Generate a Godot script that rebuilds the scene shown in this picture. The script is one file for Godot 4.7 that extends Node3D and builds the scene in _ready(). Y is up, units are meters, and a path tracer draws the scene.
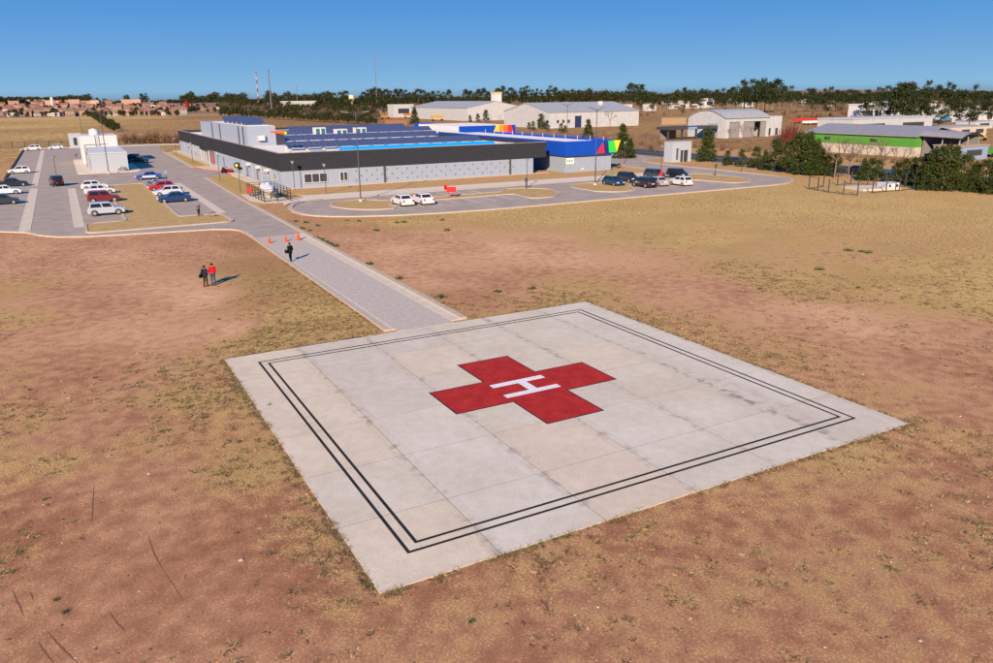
extends Node3D
# World axes follow the helipad: origin at the pad's centre, x along its far edge, z towards the viewer's side, metres.

const CAM_POS := Vector3(-18.601, 14.0, 31.191)
const CAM_ROT := Vector3(-16.914, -28.591, -0.622)   # pitch, yaw, roll in degrees
const FOV := 46.474
const PW := 993.0
const PH := 663.0

var cam_basis: Basis
var focal: float
var taken := {}
var mats := {}
var rng := RandomNumberGenerator.new()

# ------------------------------------------------------------------ geometry collector
class Geo:
	var v := PackedVector3Array()
	var n := PackedVector3Array()
	var c := PackedColorArray()
	var uv := PackedVector2Array()
	var col := Color.WHITE
	var colored := false
	var uvs := Vector4(0, 0, 1, 1)   # x0, z0, width, depth: world area laid over the texture
	func put(p: Vector3, nn: Vector3) -> void:
		v.append(p); n.append(nn); c.append(col)
		uv.append(Vector2((p.x - uvs.x) / uvs.z, (p.z - uvs.y) / uvs.w))
	func tri(a: Vector3, b: Vector3, d: Vector3, out: Vector3 = Vector3.ZERO) -> void:
		var nn := (d - a).cross(b - a).normalized()
		if out != Vector3.ZERO and nn.dot(out) < 0.0:
			nn = -nn
			put(a, nn); put(d, nn); put(b, nn)
		else:
			put(a, nn); put(b, nn); put(d, nn)
	func quad(a: Vector3, b: Vector3, d: Vector3, e: Vector3, out: Vector3 = Vector3.ZERO) -> void:
		tri(a, b, d, out); tri(a, d, e, out)
	func tri_n(a: Vector3, b: Vector3, d: Vector3, na: Vector3, nb: Vector3, nd: Vector3) -> void:
		if (d - a).cross(b - a).dot(na) < 0.0:
			put(a, na); put(d, nd); put(b, nb)
		else:
			put(a, na); put(b, nb); put(d, nd)
	func box(o: Vector3, s: Vector3, b: Basis = Basis.IDENTITY) -> void:   # centre, size
		var h := s * 0.5
		for ax in 3:
			for sg in [-1.0, 1.0]:
				var nn := Vector3.ZERO; nn[ax] = sg
				var p := Vector3.ZERO; p[(ax + 1) % 3] = 1.0
				var q := Vector3.ZERO; q[(ax + 2) % 3] = 1.0
				var m := nn * h
				var ph := p * h
				var qh := q * h
				quad(o + b * (m - ph - qh), o + b * (m + ph - qh), o + b * (m + ph + qh), o + b * (m - ph + qh), b * nn)
	func bx(x0: float, x1: float, y0: float, y1: float, z0: float, z1: float) -> void:
		box(Vector3(x0 + x1, y0 + y1, z0 + z1) * 0.5, Vector3(absf(x1 - x0), absf(y1 - y0), absf(z1 - z0)))
	func cyl(p0: Vector3, p1: Vector3, r0: float, r1: float, k: int = 8, caps: bool = true) -> void:
		var d := (p1 - p0).normalized()
		var s := d.cross(Vector3.UP if absf(d.y) < 0.9 else Vector3.RIGHT).normalized()
		var t := d.cross(s)
		for i in k:
			var a := TAU * i / k
			var b := TAU * (i + 1) / k
			var na := s * cos(a) + t * sin(a)
			var nb := s * cos(b) + t * sin(b)
			tri_n(p0 + na * r0, p1 + na * r1, p1 + nb * r1, na, na, nb)
			tri_n(p0 + na * r0, p1 + nb * r1, p0 + nb * r0, na, nb, nb)
			if caps:
				tri(p0, p0 + na * r0, p0 + nb * r0, -d)
				tri(p1, p1 + na * r1, p1 + nb * r1, d)
	func prism(poly: PackedVector2Array, y0: float, y1: float, bottom: bool = false) -> void:   # polygon in x, z
		var ix := Geometry2D.triangulate_polygon(poly)
		for i in range(0, ix.size(), 3):
			var a := poly[ix[i]]; var b := poly[ix[i + 1]]; var d := poly[ix[i + 2]]
			tri(Vector3(a.x, y1, a.y), Vector3(b.x, y1, b.y), Vector3(d.x, y1, d.y), Vector3.UP)
			if bottom:
				tri(Vector3(a.x, y0, a.y), Vector3(b.x, y0, b.y), Vector3(d.x, y0, d.y), Vector3.DOWN)
		var cw := Geometry2D.is_polygon_clockwise(poly)
		for i in poly.size():
			var a := poly[i]; var b := poly[(i + 1) % poly.size()]
			var nn := Vector3(b.y - a.y, 0, a.x - b.x)
			if cw: nn = -nn
			quad(Vector3(a.x, y0, a.y), Vector3(b.x, y0, b.y), Vector3(b.x, y1, b.y), Vector3(a.x, y1, a.y), nn)
	func ribbon(pts: PackedVector2Array, l: float, r: float, y0: float, y1: float, closed: bool = false) -> void:   # kerb along a line
		var k := pts.size()
		var lp := PackedVector2Array()
		var rp := PackedVector2Array()
		for i in k:
			var a := pts[(i - 1 + k) % k] if (closed or i > 0) else pts[i]
			var b := pts[(i + 1) % k] if (closed or i < k - 1) else pts[i]
			var d1 := (pts[i] - a).normalized()
			var d2 := (b - pts[i]).normalized()
			if d1 == Vector2.ZERO: d1 = d2
			if d2 == Vector2.ZERO: d2 = d1
			var m := (d1 + d2).normalized()
			var nn := Vector2(-m.y, m.x)
			var w := 1.0 / maxf(0.4, m.dot(d1))
			lp.append(pts[i] + nn * l * w); rp.append(pts[i] - nn * r * w)
		for i in (k if closed else k - 1):
			var j := (i + 1) % k
			var a := lp[i]; var b := lp[j]; var d := rp[j]; var e := rp[i]
			quad(Vector3(a.x, y1, a.y), Vector3(b.x, y1, b.y), Vector3(d.x, y1, d.y), Vector3(e.x, y1, e.y), Vector3.UP)
			var s := Vector3(a.x - e.x, 0, a.y - e.y)
			quad(Vector3(a.x, y0, a.y), Vector3(b.x, y0, b.y), Vector3(b.x, y1, b.y), Vector3(a.x, y1, a.y), s)
			quad(Vector3(e.x, y0, e.y), Vector3(d.x, y0, d.y), Vector3(d.x, y1, d.y), Vector3(e.x, y1, e.y), -s)
		if not closed:
			for i in [0, k - 1]:
				var a := lp[i]; var e := rp[i]
				quad(Vector3(a.x, y0, a.y), Vector3(e.x, y0, e.y), Vector3(e.x, y1, e.y), Vector3(a.x, y1, a.y))
	func loft(rings: Array, capped: bool = true) -> void:   # rings of equal counts of Vector3
		var mid := Vector3.ZERO
		for r in rings:
			for p in r: mid += p / float(r.size() * rings.size())
		for i in rings.size() - 1:
			var a = rings[i]; var b = rings[i + 1]
			for k in a.size():
				var j: int = (k + 1) % a.size()
				var out: Vector3 = (a[k] + a[j] + b[k] + b[j]) * 0.25 - (_mid(a) + _mid(b)) * 0.5
				quad(a[k], a[j], b[j], b[k], out)
		if capped:
			for e in [0, rings.size() - 1]:
				var m := _mid(rings[e])
				for k in rings[e].size():
					tri(m, rings[e][k], rings[e][(k + 1) % rings[e].size()], m - mid)
	func _mid(r) -> Vector3:
		var m := Vector3.ZERO
		for p in r: m += p
		return m / r.size()
	func mesh() -> ArrayMesh:
		var a := []
		a.resize(Mesh.ARRAY_MAX)
		a[Mesh.ARRAY_VERTEX] = v; a[Mesh.ARRAY_NORMAL] = n; a[Mesh.ARRAY_TEX_UV] = uv
		if colored: a[Mesh.ARRAY_COLOR] = c
		var m := ArrayMesh.new()
		m.add_surface_from_arrays(Mesh.PRIMITIVE_TRIANGLES, a)
		return m

# ------------------------------------------------------------------ photo pixel to place (a pixel gives a direction, the ground or a wall the distance)
func ray(px: float, py: float) -> Vector3:
	return cam_basis * Vector3((px - PW / 2) / focal, -(py - PH / 2) / focal, -1.0)
func G(px: float, py: float, y: float = 0.0) -> Vector3:
	var d := ray(px, py)
	return CAM_POS + d * ((y - CAM_POS.y) / d.y)
func G2(px: float, py: float) -> Vector2:
	var p := G(px, py)
	return Vector2(p.x, p.z)
func on_z(px: float, py: float, z: float) -> Vector3:
	var d := ray(px, py)
	return CAM_POS + d * ((z - CAM_POS.z) / d.z)
func on_x(px: float, py: float, x: float) -> Vector3:
	var d := ray(px, py)
	return CAM_POS + d * ((x - CAM_POS.x) / d.x)
func tall(p: Vector3, py: float) -> float:   # height of a post standing at p that reaches up to picture row py
	var lo := 0.0
	var hi := 150.0
	for i in 40:
		var m := (lo + hi) / 2
		var q := cam_basis.inverse() * (p + Vector3(0, m, 0) - CAM_POS)
		if PH / 2 - focal * q.y / -q.z > py: lo = m
		else: hi = m
	return lo

# ------------------------------------------------------------------ nodes
func numbered(called: String) -> String:
	var k: int = taken.get(called, -1) + 1
	taken[called] = k
	return called if k == 0 else "%s_%03d" % [called, k]
func tag(o: Node, label: String, category: String, group: String = "", kind: String = "") -> Node:
	if label: o.set_meta("label", label)
	if category: o.set_meta("category", category)
	if group: o.set_meta("group", group)
	if kind: o.set_meta("kind", kind)
	return o
func thing(called: String, label: String, category: String, at: Vector3 = Vector3.ZERO, turn: float = 0.0, group: String = "") -> Node3D:
	var o := Node3D.new()
	o.name = numbered(called)
	add_child(o)
	o.position = at; o.rotation.y = turn
	tag(o, label, category, group)
	return o
func part(called: String, g: Geo, m: Material, parent: Node, at: Vector3 = Vector3.ZERO) -> MeshInstance3D:
	var o := MeshInstance3D.new()
	o.name = numbered(called) if parent == self else called
	o.mesh = g.mesh()
	o.material_override = m
	o.position = at
	parent.add_child(o, true)
	return o
func part_m(called: String, m: Mesh, mat: Material, parent: Node, at: Vector3 = Vector3.ZERO) -> MeshInstance3D:
	var o := MeshInstance3D.new()
	o.name = called
	o.mesh = m
	o.material_override = mat
	o.position = at
	parent.add_child(o, true)
	return o
func struct(called: String, g: Geo, m: Material) -> MeshInstance3D:
	var o := part(called, g, m, self)
	o.set_meta("kind", "structure")
	return o
func copy(src: Node3D, called: String, at: Vector3, turn: float, sc: float, label: String, category: String, group: String) -> Node3D:
	var o: Node3D = src.duplicate()
	o.name = numbered(called)
	add_child(o)
	o.position = at; o.rotation.y = turn; o.scale = Vector3.ONE * sc
	tag(o, label, category, group)
	return o
func poly(a: Array) -> PackedVector2Array:
	var p := PackedVector2Array()
	for q in a: p.append(q if q is Vector2 else Vector2(q[0], q[1]))
	return p
func rounded(p: PackedVector2Array, r: float, k: int = 5) -> PackedVector2Array:
	var o := PackedVector2Array()
	for i in p.size():
		var a := p[(i - 1 + p.size()) % p.size()]
		var b := p[i]
		var c := p[(i + 1) % p.size()]
		var rr := minf(r, minf(a.distance_to(b), b.distance_to(c)) * 0.48)
		var s := b + (a - b).normalized() * rr
		var e := b + (c - b).normalized() * rr
		for j in k + 1:
			var t := float(j) / k
			o.append(s.lerp(b, t).lerp(b.lerp(e, t), t))
	return o
func rect(x0: float, x1: float, z0: float, z1: float) -> PackedVector2Array:
	return poly([[x0, z0], [x1, z0], [x1, z1], [x0, z1]])

# ------------------------------------------------------------------ materials
func flat(called: String, lin: Color, rough: float = 0.8, metal: float = 0.0) -> StandardMaterial3D:
	if called in mats: return mats[called]
	var m := StandardMaterial3D.new()
	m.albedo_color = lin.linear_to_srgb()
	m.roughness = rough
	m.metallic = metal
	if rough >= 0.6: m.metallic_specular = 0.15
	mats[called] = m
	return m
func mottled(called: String, a: Color, b: Color, metres: float, rough: float = 0.9, fine: float = 0.0, sd: int = 1) -> StandardMaterial3D:
	if called in mats: return mats[called]
	# colours linear; a noise picture laid over world metres
	var size := 256
	var n1 := FastNoiseLite.new()
	n1.seed = sd; n1.frequency = 0.02; n1.fractal_octaves = 5; n1.fractal_gain = 0.6
	var i1 := n1.get_seamless_image(size, size, false, false, 0.15, true).get_data()
	var n2 := FastNoiseLite.new()
	n2.seed = sd + 7; n2.frequency = 0.35
	var i2 := n2.get_seamless_image(size, size, false, false, 0.15, true).get_data()
	var d := PackedByteArray()
	d.resize(size * size * 3)
	for i in size * size:
		var t := i1[i] / 255.0
		var f := 1.0 + fine * (i2[i] / 255.0 - 0.5)
		var c := a.lerp(b, t)
		d[i * 3] = int(clampf(pow(c.r * f, 0.4545) * 255, 0, 255))
		d[i * 3 + 1] = int(clampf(pow(c.g * f, 0.4545) * 255, 0, 255))
		d[i * 3 + 2] = int(clampf(pow(c.b * f, 0.4545) * 255, 0, 255))
	var m := StandardMaterial3D.new()
	m.albedo_texture = ImageTexture.create_from_image(Image.create_from_data(size, size, false, Image.FORMAT_RGB8, d))
	m.uv1_triplanar = true
	m.uv1_world_triplanar = true
	m.uv1_scale = Vector3.ONE / metres
	m.roughness = rough
	m.metallic_specular = 0.15 if rough >= 0.6 else 0.4
	mats[called] = m
	return m
func vcol(called: String, rough: float = 0.8, back: Color = Color.BLACK) -> StandardMaterial3D:
	if called in mats: return mats[called]
	var m := StandardMaterial3D.new()
	m.vertex_color_use_as_albedo = true
	m.roughness = rough
	m.metallic_specular = 0.2
	if back != Color.BLACK:
		m.backlight_enabled = true
		m.backlight = back
	mats[called] = m
	return m

func _ready() -> void:
	rng.seed = 20240611
	# ---------------------------------------------------------------- camera, sky, sun, exposure
	var cam := Camera3D.new()
	cam.name = "camera"
	add_child(cam)
	cam.position = CAM_POS
	cam.rotation_degrees = CAM_ROT
	cam.fov = FOV
	cam.near = 0.2
	cam.far = 30000.0
	cam.current = true
	cam_basis = cam.basis
	focal = PH / 2 / tan(deg_to_rad(FOV / 2))

	var sky_mat := ProceduralSkyMaterial.new()
	sky_mat.sky_top_color = Color(0.05, 0.53, 0.89)
	sky_mat.sky_horizon_color = Color(0.60, 0.79, 0.92)
	sky_mat.sky_curve = 0.057
	sky_mat.ground_bottom_color = Color(0.36, 0.29, 0.22)
	sky_mat.ground_horizon_color = Color(0.45, 0.42, 0.40)
	sky_mat.sun_angle_max = 1.0
	var sky := Sky.new()
	sky.sky_material = sky_mat
	var env := Environment.new()
	env.background_mode = Environment.BG_SKY
	env.sky = sky
	env.tonemap_mode = Environment.TONE_MAPPER_LINEAR
	env.background_energy_multiplier = 0.48
	env.tonemap_exposure = 1.85
	env.sdfgi_enabled = true
	env.ssao_enabled = true
	env.ssil_enabled = true
	var we := WorldEnvironment.new()
	we.name = "world_environment"
	we.environment = env
	add_child(we)

	var sun := DirectionalLight3D.new()
	sun.name = "sun"
	sun.light_energy = 1.6
	sun.light_color = Color(1.0, 0.89, 0.765)
	sun.light_angular_distance = 0.5
	sun.shadow_enabled = true
	add_child(sun)
	var az := deg_to_rad(40.5)
	var el := deg_to_rad(24.5)
	sun.look_at_from_position(Vector3(0, 50, 0), Vector3(0, 50, 0) + Vector3(sin(az) * cos(el), -sin(el), -cos(az) * cos(el)), Vector3.UP)

	build_ground()
	build_pavings()
	build_helipad()
	build_clinic()
	build_utility_building()
	build_gatehouse()
	build_industry()
	build_town()
	build_fences()
	build_trees()
	build_lamps()
	build_vehicles()
	build_people()
	build_small_things()
	build_tufts()

# ------------------------------------------------------------------ ground
var mask: Array = []      # three coarse grids: how grassy, how pale the soil, how brown the grass
const MX0 := -120.0
const MZ0 := -150.0
const MN := 300            # 1 m cells: x -120..180, z -150..150

func controls_near() -> Array:
	return [
	[20,640,.18,.15,.3],[100,600,.08,.35,.3],[60,500,.15,.25,.3],[150,480,.1,.25,.3],[10,420,.5,.3,.3],[30,470,.55,.3,.2],[5,560,.5,.2,.4],[20,540,.35,.2,.3],[90,430,.12,.3,.3],
	[200,400,.68,.3,.25],[170,440,.5,.3,.3],[250,470,.7,.25,.35],[300,540,.62,.25,.4],[340,600,.5,.2,.4],[230,560,.25,.25,.5],[200,620,.15,.3,.4],[280,640,.15,.25,.4],[100,380,.2,.4,.3],[150,360,.25,.45,.3],[200,362,.5,.5,.3],
	[130,540,.06,.25,.3],[60,570,.1,.25,.3],[170,580,.08,.3,.3],[250,610,.12,.3,.3],[120,650,.1,.3,.3],
	[400,622,.28,.2,.4],[450,600,.44,.28,.35],[550,560,.45,.32,.35],[650,520,.46,.32,.35],[750,490,.48,.35,.3],[850,450,.6,.4,.25],[930,430,.55,.4,.25],[500,640,.22,.18,.4],[650,620,.23,.18,.4],[700,580,.36,.24,.4],[800,560,.34,.25,.4],[900,520,.34,.25,.45],[980,480,.3,.35,.4],[980,560,.4,.22,.4],[900,640,.32,.2,.4],[800,640,.27,.18,.4],[600,590,.34,.24,.4],
	[620,260,.22,.7,.3],[700,290,.16,.62,.3],[780,320,.12,.55,.3],[860,330,.2,.8,.2],[830,310,.2,.85,.2],[900,370,.15,.4,.3],[960,410,.2,.35,.3],[660,300,.25,.55,.3],[740,340,.35,.5,.3],[820,370,.45,.45,.3],[880,400,.4,.4,.3],[600,300,.6,.5,.3],[650,320,.58,.5,.3],[700,340,.58,.5,.3],[760,362,.55,.5,.3],[990,360,.25,.4,.3],[930,330,.2,.55,.3],
	[650,215,.92,.6,.1],[750,210,.95,.6,.05],[850,210,.95,.6,.05],[950,210,.9,.6,.1],[700,240,.88,.6,.1],[800,245,.72,.7,.2],[770,250,.6,.75,.3],[900,250,.68,.65,.3],[960,270,.95,.6,.0],[880,280,.8,.6,.15],[600,225,.85,.6,.15],[560,215,.88,.6,.1],[620,240,.72,.7,.2],[990,300,.85,.6,.05],[930,300,.72,.6,.2],[780,280,.8,.6,.2],[840,300,.6,.6,.3],[840,255,.6,.7,.3],
	[350,225,.6,.5,.3],[320,220,.5,.5,.5],[400,222,.85,.6,.15],[500,214,.9,.6,.1],[450,235,.35,.8,.3],[400,250,.12,.75,.3],[500,250,.1,.85,.3],[550,240,.3,.8,.3],[560,260,.12,.85,.3],[450,280,.08,.65,.4],[400,265,.08,.7,.3],[520,290,.22,.55,.4],[470,298,.35,.4,.7],[560,290,.6,.5,.2],[580,297,.72,.5,.2],[350,240,.1,.6,.5],[340,228,.3,.45,.7],
	[30,260,.1,.55,.4],[100,260,.05,.7,.3],[200,250,.1,.6,.4],[150,290,.05,.8,.3],[60,300,.15,.55,.3],[10,290,.55,.5,.3],[10,320,.6,.5,.2],[40,340,.15,.5,.3],[120,330,.08,.65,.3],[200,300,.05,.85,.3],[230,330,.08,.7,.3],[240,245,.5,.35,.8],[265,265,.6,.4,.7],[290,285,.75,.4,.45],[310,310,.95,.5,.1],[280,330,.92,.5,.15],[350,320,.9,.5,.2],[250,345,.85,.5,.2],[262,300,.6,.4,.5],[180,340,.1,.6,.3],[60,380,.15,.35,.3],[2,380,.4,.3,.3],[330,300,.85,.5,.3],
	[100,240,.08,.6,.4],[180,236,.2,.5,.7],[5,240,.1,.5,.4]]
func controls_far() -> Array:
	return [
	[0,142,.9,.5,.25],[30,141,.85,.5,.4],[70,141,.8,.5,.45],[10,136,.85,.5,.35],[50,136,.92,.5,.15],[20,131,.8,.4,.55],[60,130,.85,.5,.4],[30,127,.95,.5,.05],[60,126,.9,.5,.2],[20,123,.85,.4,.4],[70,122,.9,.5,.15],[40,119,.97,.5,.0],[70,117,.95,.5,.05],[10,117,.95,.5,.1],
	[150,118,.95,.5,.05],[160,121,.8,.4,.5],[130,126,.75,.4,.6],[160,131,.6,.4,.75],[150,138,.7,.5,.6],[185,119,.7,.3,.8],[200,117,.8,.3,.9],[250,121,.95,.3,.85],[300,122,.95,.3,.9],[340,124,.95,.3,.9],[380,126,.7,.3,.9],
	[560,140,.95,.4,.85],[610,136,.9,.4,.9],[650,132,.92,.4,.7],[620,146,.95,.4,.95],[700,150,.95,.4,.95],[680,144,.95,.4,.9],[760,152,.95,.4,.85],[800,158,.95,.4,.95],[880,166,.95,.4,1.0],[950,172,.95,.4,1.0],[640,124,.9,.5,.7],[660,120,.9,.4,.9],[820,118,.8,.4,.9],[900,120,.6,.5,.8],[960,150,.5,.5,.7],[985,160,.6,.5,.8],[430,124,.5,.3,.9],[480,122,.5,.4,.8]]

func shepard(ctrl: Array, x: float, z: float, near_pow: float) -> Vector3:
	var s := Vector3.ZERO
	var w := 0.0
	for c in ctrl:
		var dx: float = x - c[0]
		var dz: float = z - c[1]
		var k := 1.0 / pow(dx * dx + dz * dz + 0.3, near_pow)
		s += Vector3(c[2], c[3], c[4]) * k
		w += k
	return s / w
func mask_image(ctrl_px: Array, x0: float, z0: float, w: float, h: float, nx: int, ny: int) -> Image:
	var ctrl := []
	for c in ctrl_px:
		var p := G(c[0], c[1])
		ctrl.append([p.x, p.z, c[2], c[3], c[4]])
	var im := Image.create(nx, ny, false, Image.FORMAT_RGB8)
	for j in ny:
		for i in nx:
			var s := shepard(ctrl, x0 + (i + 0.5) * w / nx, z0 + (j + 0.5) * h / ny, 1.6)
			im.set_pixel(i, j, Color(s.x, s.y, s.z))
	return im
func noise_bytes(sd: int, per_metre: float, x0: float, z0: float, w: float, h: float, nx: int, ny: int, octaves: int) -> PackedByteArray:
	var n := FastNoiseLite.new()
	n.seed = sd
	n.noise_type = FastNoiseLite.TYPE_SIMPLEX_SMOOTH
	n.fractal_octaves = octaves
	n.frequency = per_metre * w / nx
	n.offset = Vector3(x0 / w * nx, z0 / h * ny, 0)
	return n.get_image(nx, ny, false, false, false).get_data()
func soil_texture(src: Image, x0: float, z0: float, w: float, h: float, nx: int, ny: int, fine: float) -> ImageTexture:
	var mi: Image = src.duplicate()
	mi.resize(nx, ny, Image.INTERPOLATE_CUBIC)
	var md := mi.get_data()
	var n1 := noise_bytes(3, 0.10, x0, z0, w, h, nx, ny, 4)
	var n2 := noise_bytes(11, 0.9, x0, z0, w, h, nx, ny, 4)
	var n3 := noise_bytes(23, fine, x0, z0, w, h, nx, ny, 3)
	var n4 := noise_bytes(37, nx / w * 0.71, x0, z0, w, h, nx, ny, 1)
	var out := PackedByteArray()
	out.resize(nx * ny * 3)
	# sRGB colours
	var sr0 := 141.0; var sg0 := 99.0; var sb0 := 73.0        # reddish moist loam
	var sr1 := 190.0; var sg1 := 151.0; var sb1 := 118.0      # pale dry dust
	var gr0 := 180.0; var gg0 := 152.0; var gb0 := 97.0       # straw
	var gr1 := 128.0; var gg1 := 99.0; var gb1 := 66.0        # rusty dead weeds
	var i := 0
	for k in nx * ny:
		var a := n1[k] / 255.0 - 0.5
		var b := n2[k] / 255.0 - 0.5
		var e := n4[k] / 255.0 - 0.5
		var f := n3[k] / 255.0 - 0.5 + 0.3 * e
		var g := clampf((md[i] / 255.0 + 0.5 * a + 0.7 * b + 0.7 * f - 0.5) * 2.4 + 0.5, 0.0, 0.94)
		var t := clampf(md[i + 1] / 255.0 + 0.7 * a + 0.45 * b, 0.0, 1.15)
		var u := clampf(md[i + 2] / 255.0 + 0.5 * a + 0.6 * b - 0.3 * f, 0.0, 1.0)
		var v := 1.0 + 0.34 * f + 0.15 * b
		if e > 0.26: v += (e - 0.26) * 1.6   # pale grit
		var wv := 1.0 + 0.7 * f + 0.22 * b
		out[i] = clampi(int(lerpf((sr0 + (sr1 - sr0) * t) * v, (gr0 + (gr1 - gr0) * u) * wv, g)), 0, 255)
		out[i + 1] = clampi(int(lerpf((sg0 + (sg1 - sg0) * t) * v, (gg0 + (gg1 - gg0) * u) * wv, g)), 0, 255)
		out[i + 2] = clampi(int(lerpf((sb0 + (sb1 - sb0) * t) * v, (gb0 + (gb1 - gb0) * u) * wv, g)), 0, 255)
		i += 3
	return ImageTexture.create_from_image(Image.create_from_data(nx, ny, false, Image.FORMAT_RGB8, out))
var near_mask: Image
func grassy(x: float, z: float) -> Vector3:
	var i := clampi(int((x + 72.0) / 210.0 * 210.0), 0, 209)
	var j := clampi(int((z + 132.0) / 162.0 * 162.0), 0, 161)
	var c := near_mask.get_pixel(i, j)
	return Vector3(c.r, c.g, c.b)
func frame_rects(o: Array, i: Array) -> Array:   # the area of o around i: [x0, x1, z0, z1]
	return [[o[0], o[1], o[2], i[2]], [o[0], o[1], i[3], o[3]], [o[0], i[0], i[2], i[3]], [i[1], o[1], i[2], i[3]]]
func build_ground() -> void:
	near_mask = mask_image(controls_near(), -72, -132, 210, 162, 210, 162)
	var far_ctrl := controls_far()
	for c in controls_near():
		if c[1] < 262: far_ctrl.append(c)
	var far_mask := mask_image(far_ctrl, -700, -1100, 1900, 1300, 190, 130)
	var ra := [-34.0, 50.0, -42.0, 26.0]
	var rb := [-72.0, 138.0, -132.0, 30.0]
	var rc := [-700.0, 1200.0, -1100.0, 200.0]
	var rd := [-14000.0, 16000.0, -16000.0, 6000.0]
	var am := ArrayMesh.new()
	var crop := func(r: Array) -> Image:   # the part of the near mask that lies under r, at 1 m cells
		return near_mask.get_region(Rect2i(int(r[0] + 72), int(r[2] + 132), int(r[1] - r[0]), int(r[3] - r[2])))
	var ta := soil_texture(crop.call(ra), ra[0], ra[2], 84, 68, 2048, 1658, 11.0)
	var tb := soil_texture(near_mask, rb[0], rb[2], 210, 162, 1680, 1296, 3.2)
	var tc := soil_texture(far_mask, rc[0], rc[2], 1900, 1300, 1520, 1040, 0.35)
	var sets := [[[ra], ra, ta], [frame_rects(rb, ra), rb, tb], [frame_rects(rc, rb), rc, tc], [frame_rects(rd, rc), rd, null]]
	for s in sets:
		var g := Geo.new()
		g.uvs = Vector4(s[1][0], s[1][2], s[1][1] - s[1][0], s[1][3] - s[1][2])
		for r in s[0]:
			g.quad(Vector3(r[0], 0, r[2]), Vector3(r[1], 0, r[2]), Vector3(r[1], 0, r[3]), Vector3(r[0], 0, r[3]), Vector3.UP)
		var arr := []
		arr.resize(Mesh.ARRAY_MAX)
		arr[Mesh.ARRAY_VERTEX] = g.v; arr[Mesh.ARRAY_NORMAL] = g.n; arr[Mesh.ARRAY_TEX_UV] = g.uv
		am.add_surface_from_arrays(Mesh.PRIMITIVE_TRIANGLES, arr)
		var m := StandardMaterial3D.new()
		m.roughness = 1.0
		m.metallic_specular = 0.1
		if s[2]:
			m.albedo_texture = s[2]
			m.texture_repeat = false
		else:
			m.albedo_color = Color(0.50, 0.39, 0.28)
		am.surface_set_material(am.get_surface_count() - 1, m)
	var o := MeshInstance3D.new()
	o.name = numbered("ground")
	o.mesh = am
	o.set_meta("kind", "structure")
	add_child(o)
	# low far rises on the horizon
	var hg := Geo.new()
	for h in [[2600.0, 60.0, 8.0, 24.0, 26.0], [3600.0, 28.0, 50.0, 34.0, 34.0]]:
		var dist: float = h[0]
		var prev := []
		for k in 61:
			var a := deg_to_rad(-15.0 + k * 1.5)
			var hh := 10.0 + 12.0 * (0.5 + 0.5 * sin(a * 9.0 + dist)) + 8.0 * sin(a * 23.0)
			hh = maxf(hh * smoothstep(0.2, 0.9, a + 0.2), 2.0)
			var p := Vector3(CAM_POS.x + sin(a) * dist, 0, CAM_POS.z - cos(a) * dist)
			var q := Vector3(CAM_POS.x + sin(a) * (dist + 900.0), hh, CAM_POS.z - cos(a) * (dist + 900.0))
			var r := Vector3(CAM_POS.x + sin(a) * (dist + 1900.0), -1.0, CAM_POS.z - cos(a) * (dist + 1900.0))
			if prev:
				hg.quad(prev[0], p, q, prev[1], Vector3.UP)
				hg.quad(prev[1], q, r, prev[2], Vector3.UP)
			prev = [p, q, r]
	struct("hills", hg, mottled("hill", Color(0.20, 0.125, 0.085), Color(0.27, 0.17, 0.12), 900.0, 1.0, 0.0, 41))

# ------------------------------------------------------------------ roads, kerbs, islands
func concrete() -> Material:
	return mottled("concrete", Color(0.46, 0.395, 0.315), Color(0.58, 0.50, 0.41), 6.0, 0.9, 0.2, 5)
func kerb_mat() -> Material:
	return mottled("kerb", Color(0.34, 0.295, 0.24), Color(0.46, 0.40, 0.33), 3.0, 0.9, 0.25, 6)
func lawn() -> Material:
	return mottled("lawn", Color(0.33, 0.22, 0.095), Color(0.46, 0.32, 0.14), 9.0, 1.0, 0.55, 9)
func verge() -> Material:
	return mottled("verge", Color(0.32, 0.22, 0.075), Color(0.45, 0.31, 0.11), 7.0, 1.0, 0.6, 10)
func asphalt() -> Material:
	return mottled("asphalt", Color(0.28, 0.232, 0.197), Color(0.38, 0.318, 0.27), 22.0, 0.92, 0.22, 12)
func grass_island(called: String, p: PackedVector2Array, m: Material, kerb: bool = true) -> void:
	var g := Geo.new()
	g.prism(p, 0.0, 0.09)
	struct(called, g, m)
	if kerb:
		var k := Geo.new()
		var q := p.duplicate()
		if Geometry2D.is_polygon_clockwise(q): q.reverse()
		k.ribbon(q, 0.0, 0.32, 0.0, 0.15, true)
		struct("kerb", k, kerb_mat())
func slab_run(called: String, x0: float, x1: float, z0: float, z1: float, step: float, y: float) -> void:
	var root := Node3D.new()
	root.name = numbered(called)
	root.set_meta("kind", "structure")
	add_child(root)
	var k := maxi(1, int(round(absf(z1 - z0) / step)))
	var l := (z1 - z0) / k
	var g := Geo.new()
	g.box(Vector3.ZERO, Vector3(absf(x1 - x0), y, absf(l) - 0.035))
	var ms := g.mesh()
	for i in k:
		part_m("slab", ms, concrete(), root, Vector3((x0 + x1) / 2, y / 2 + 0.001, z0 + l * (i + 0.5)))
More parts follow.
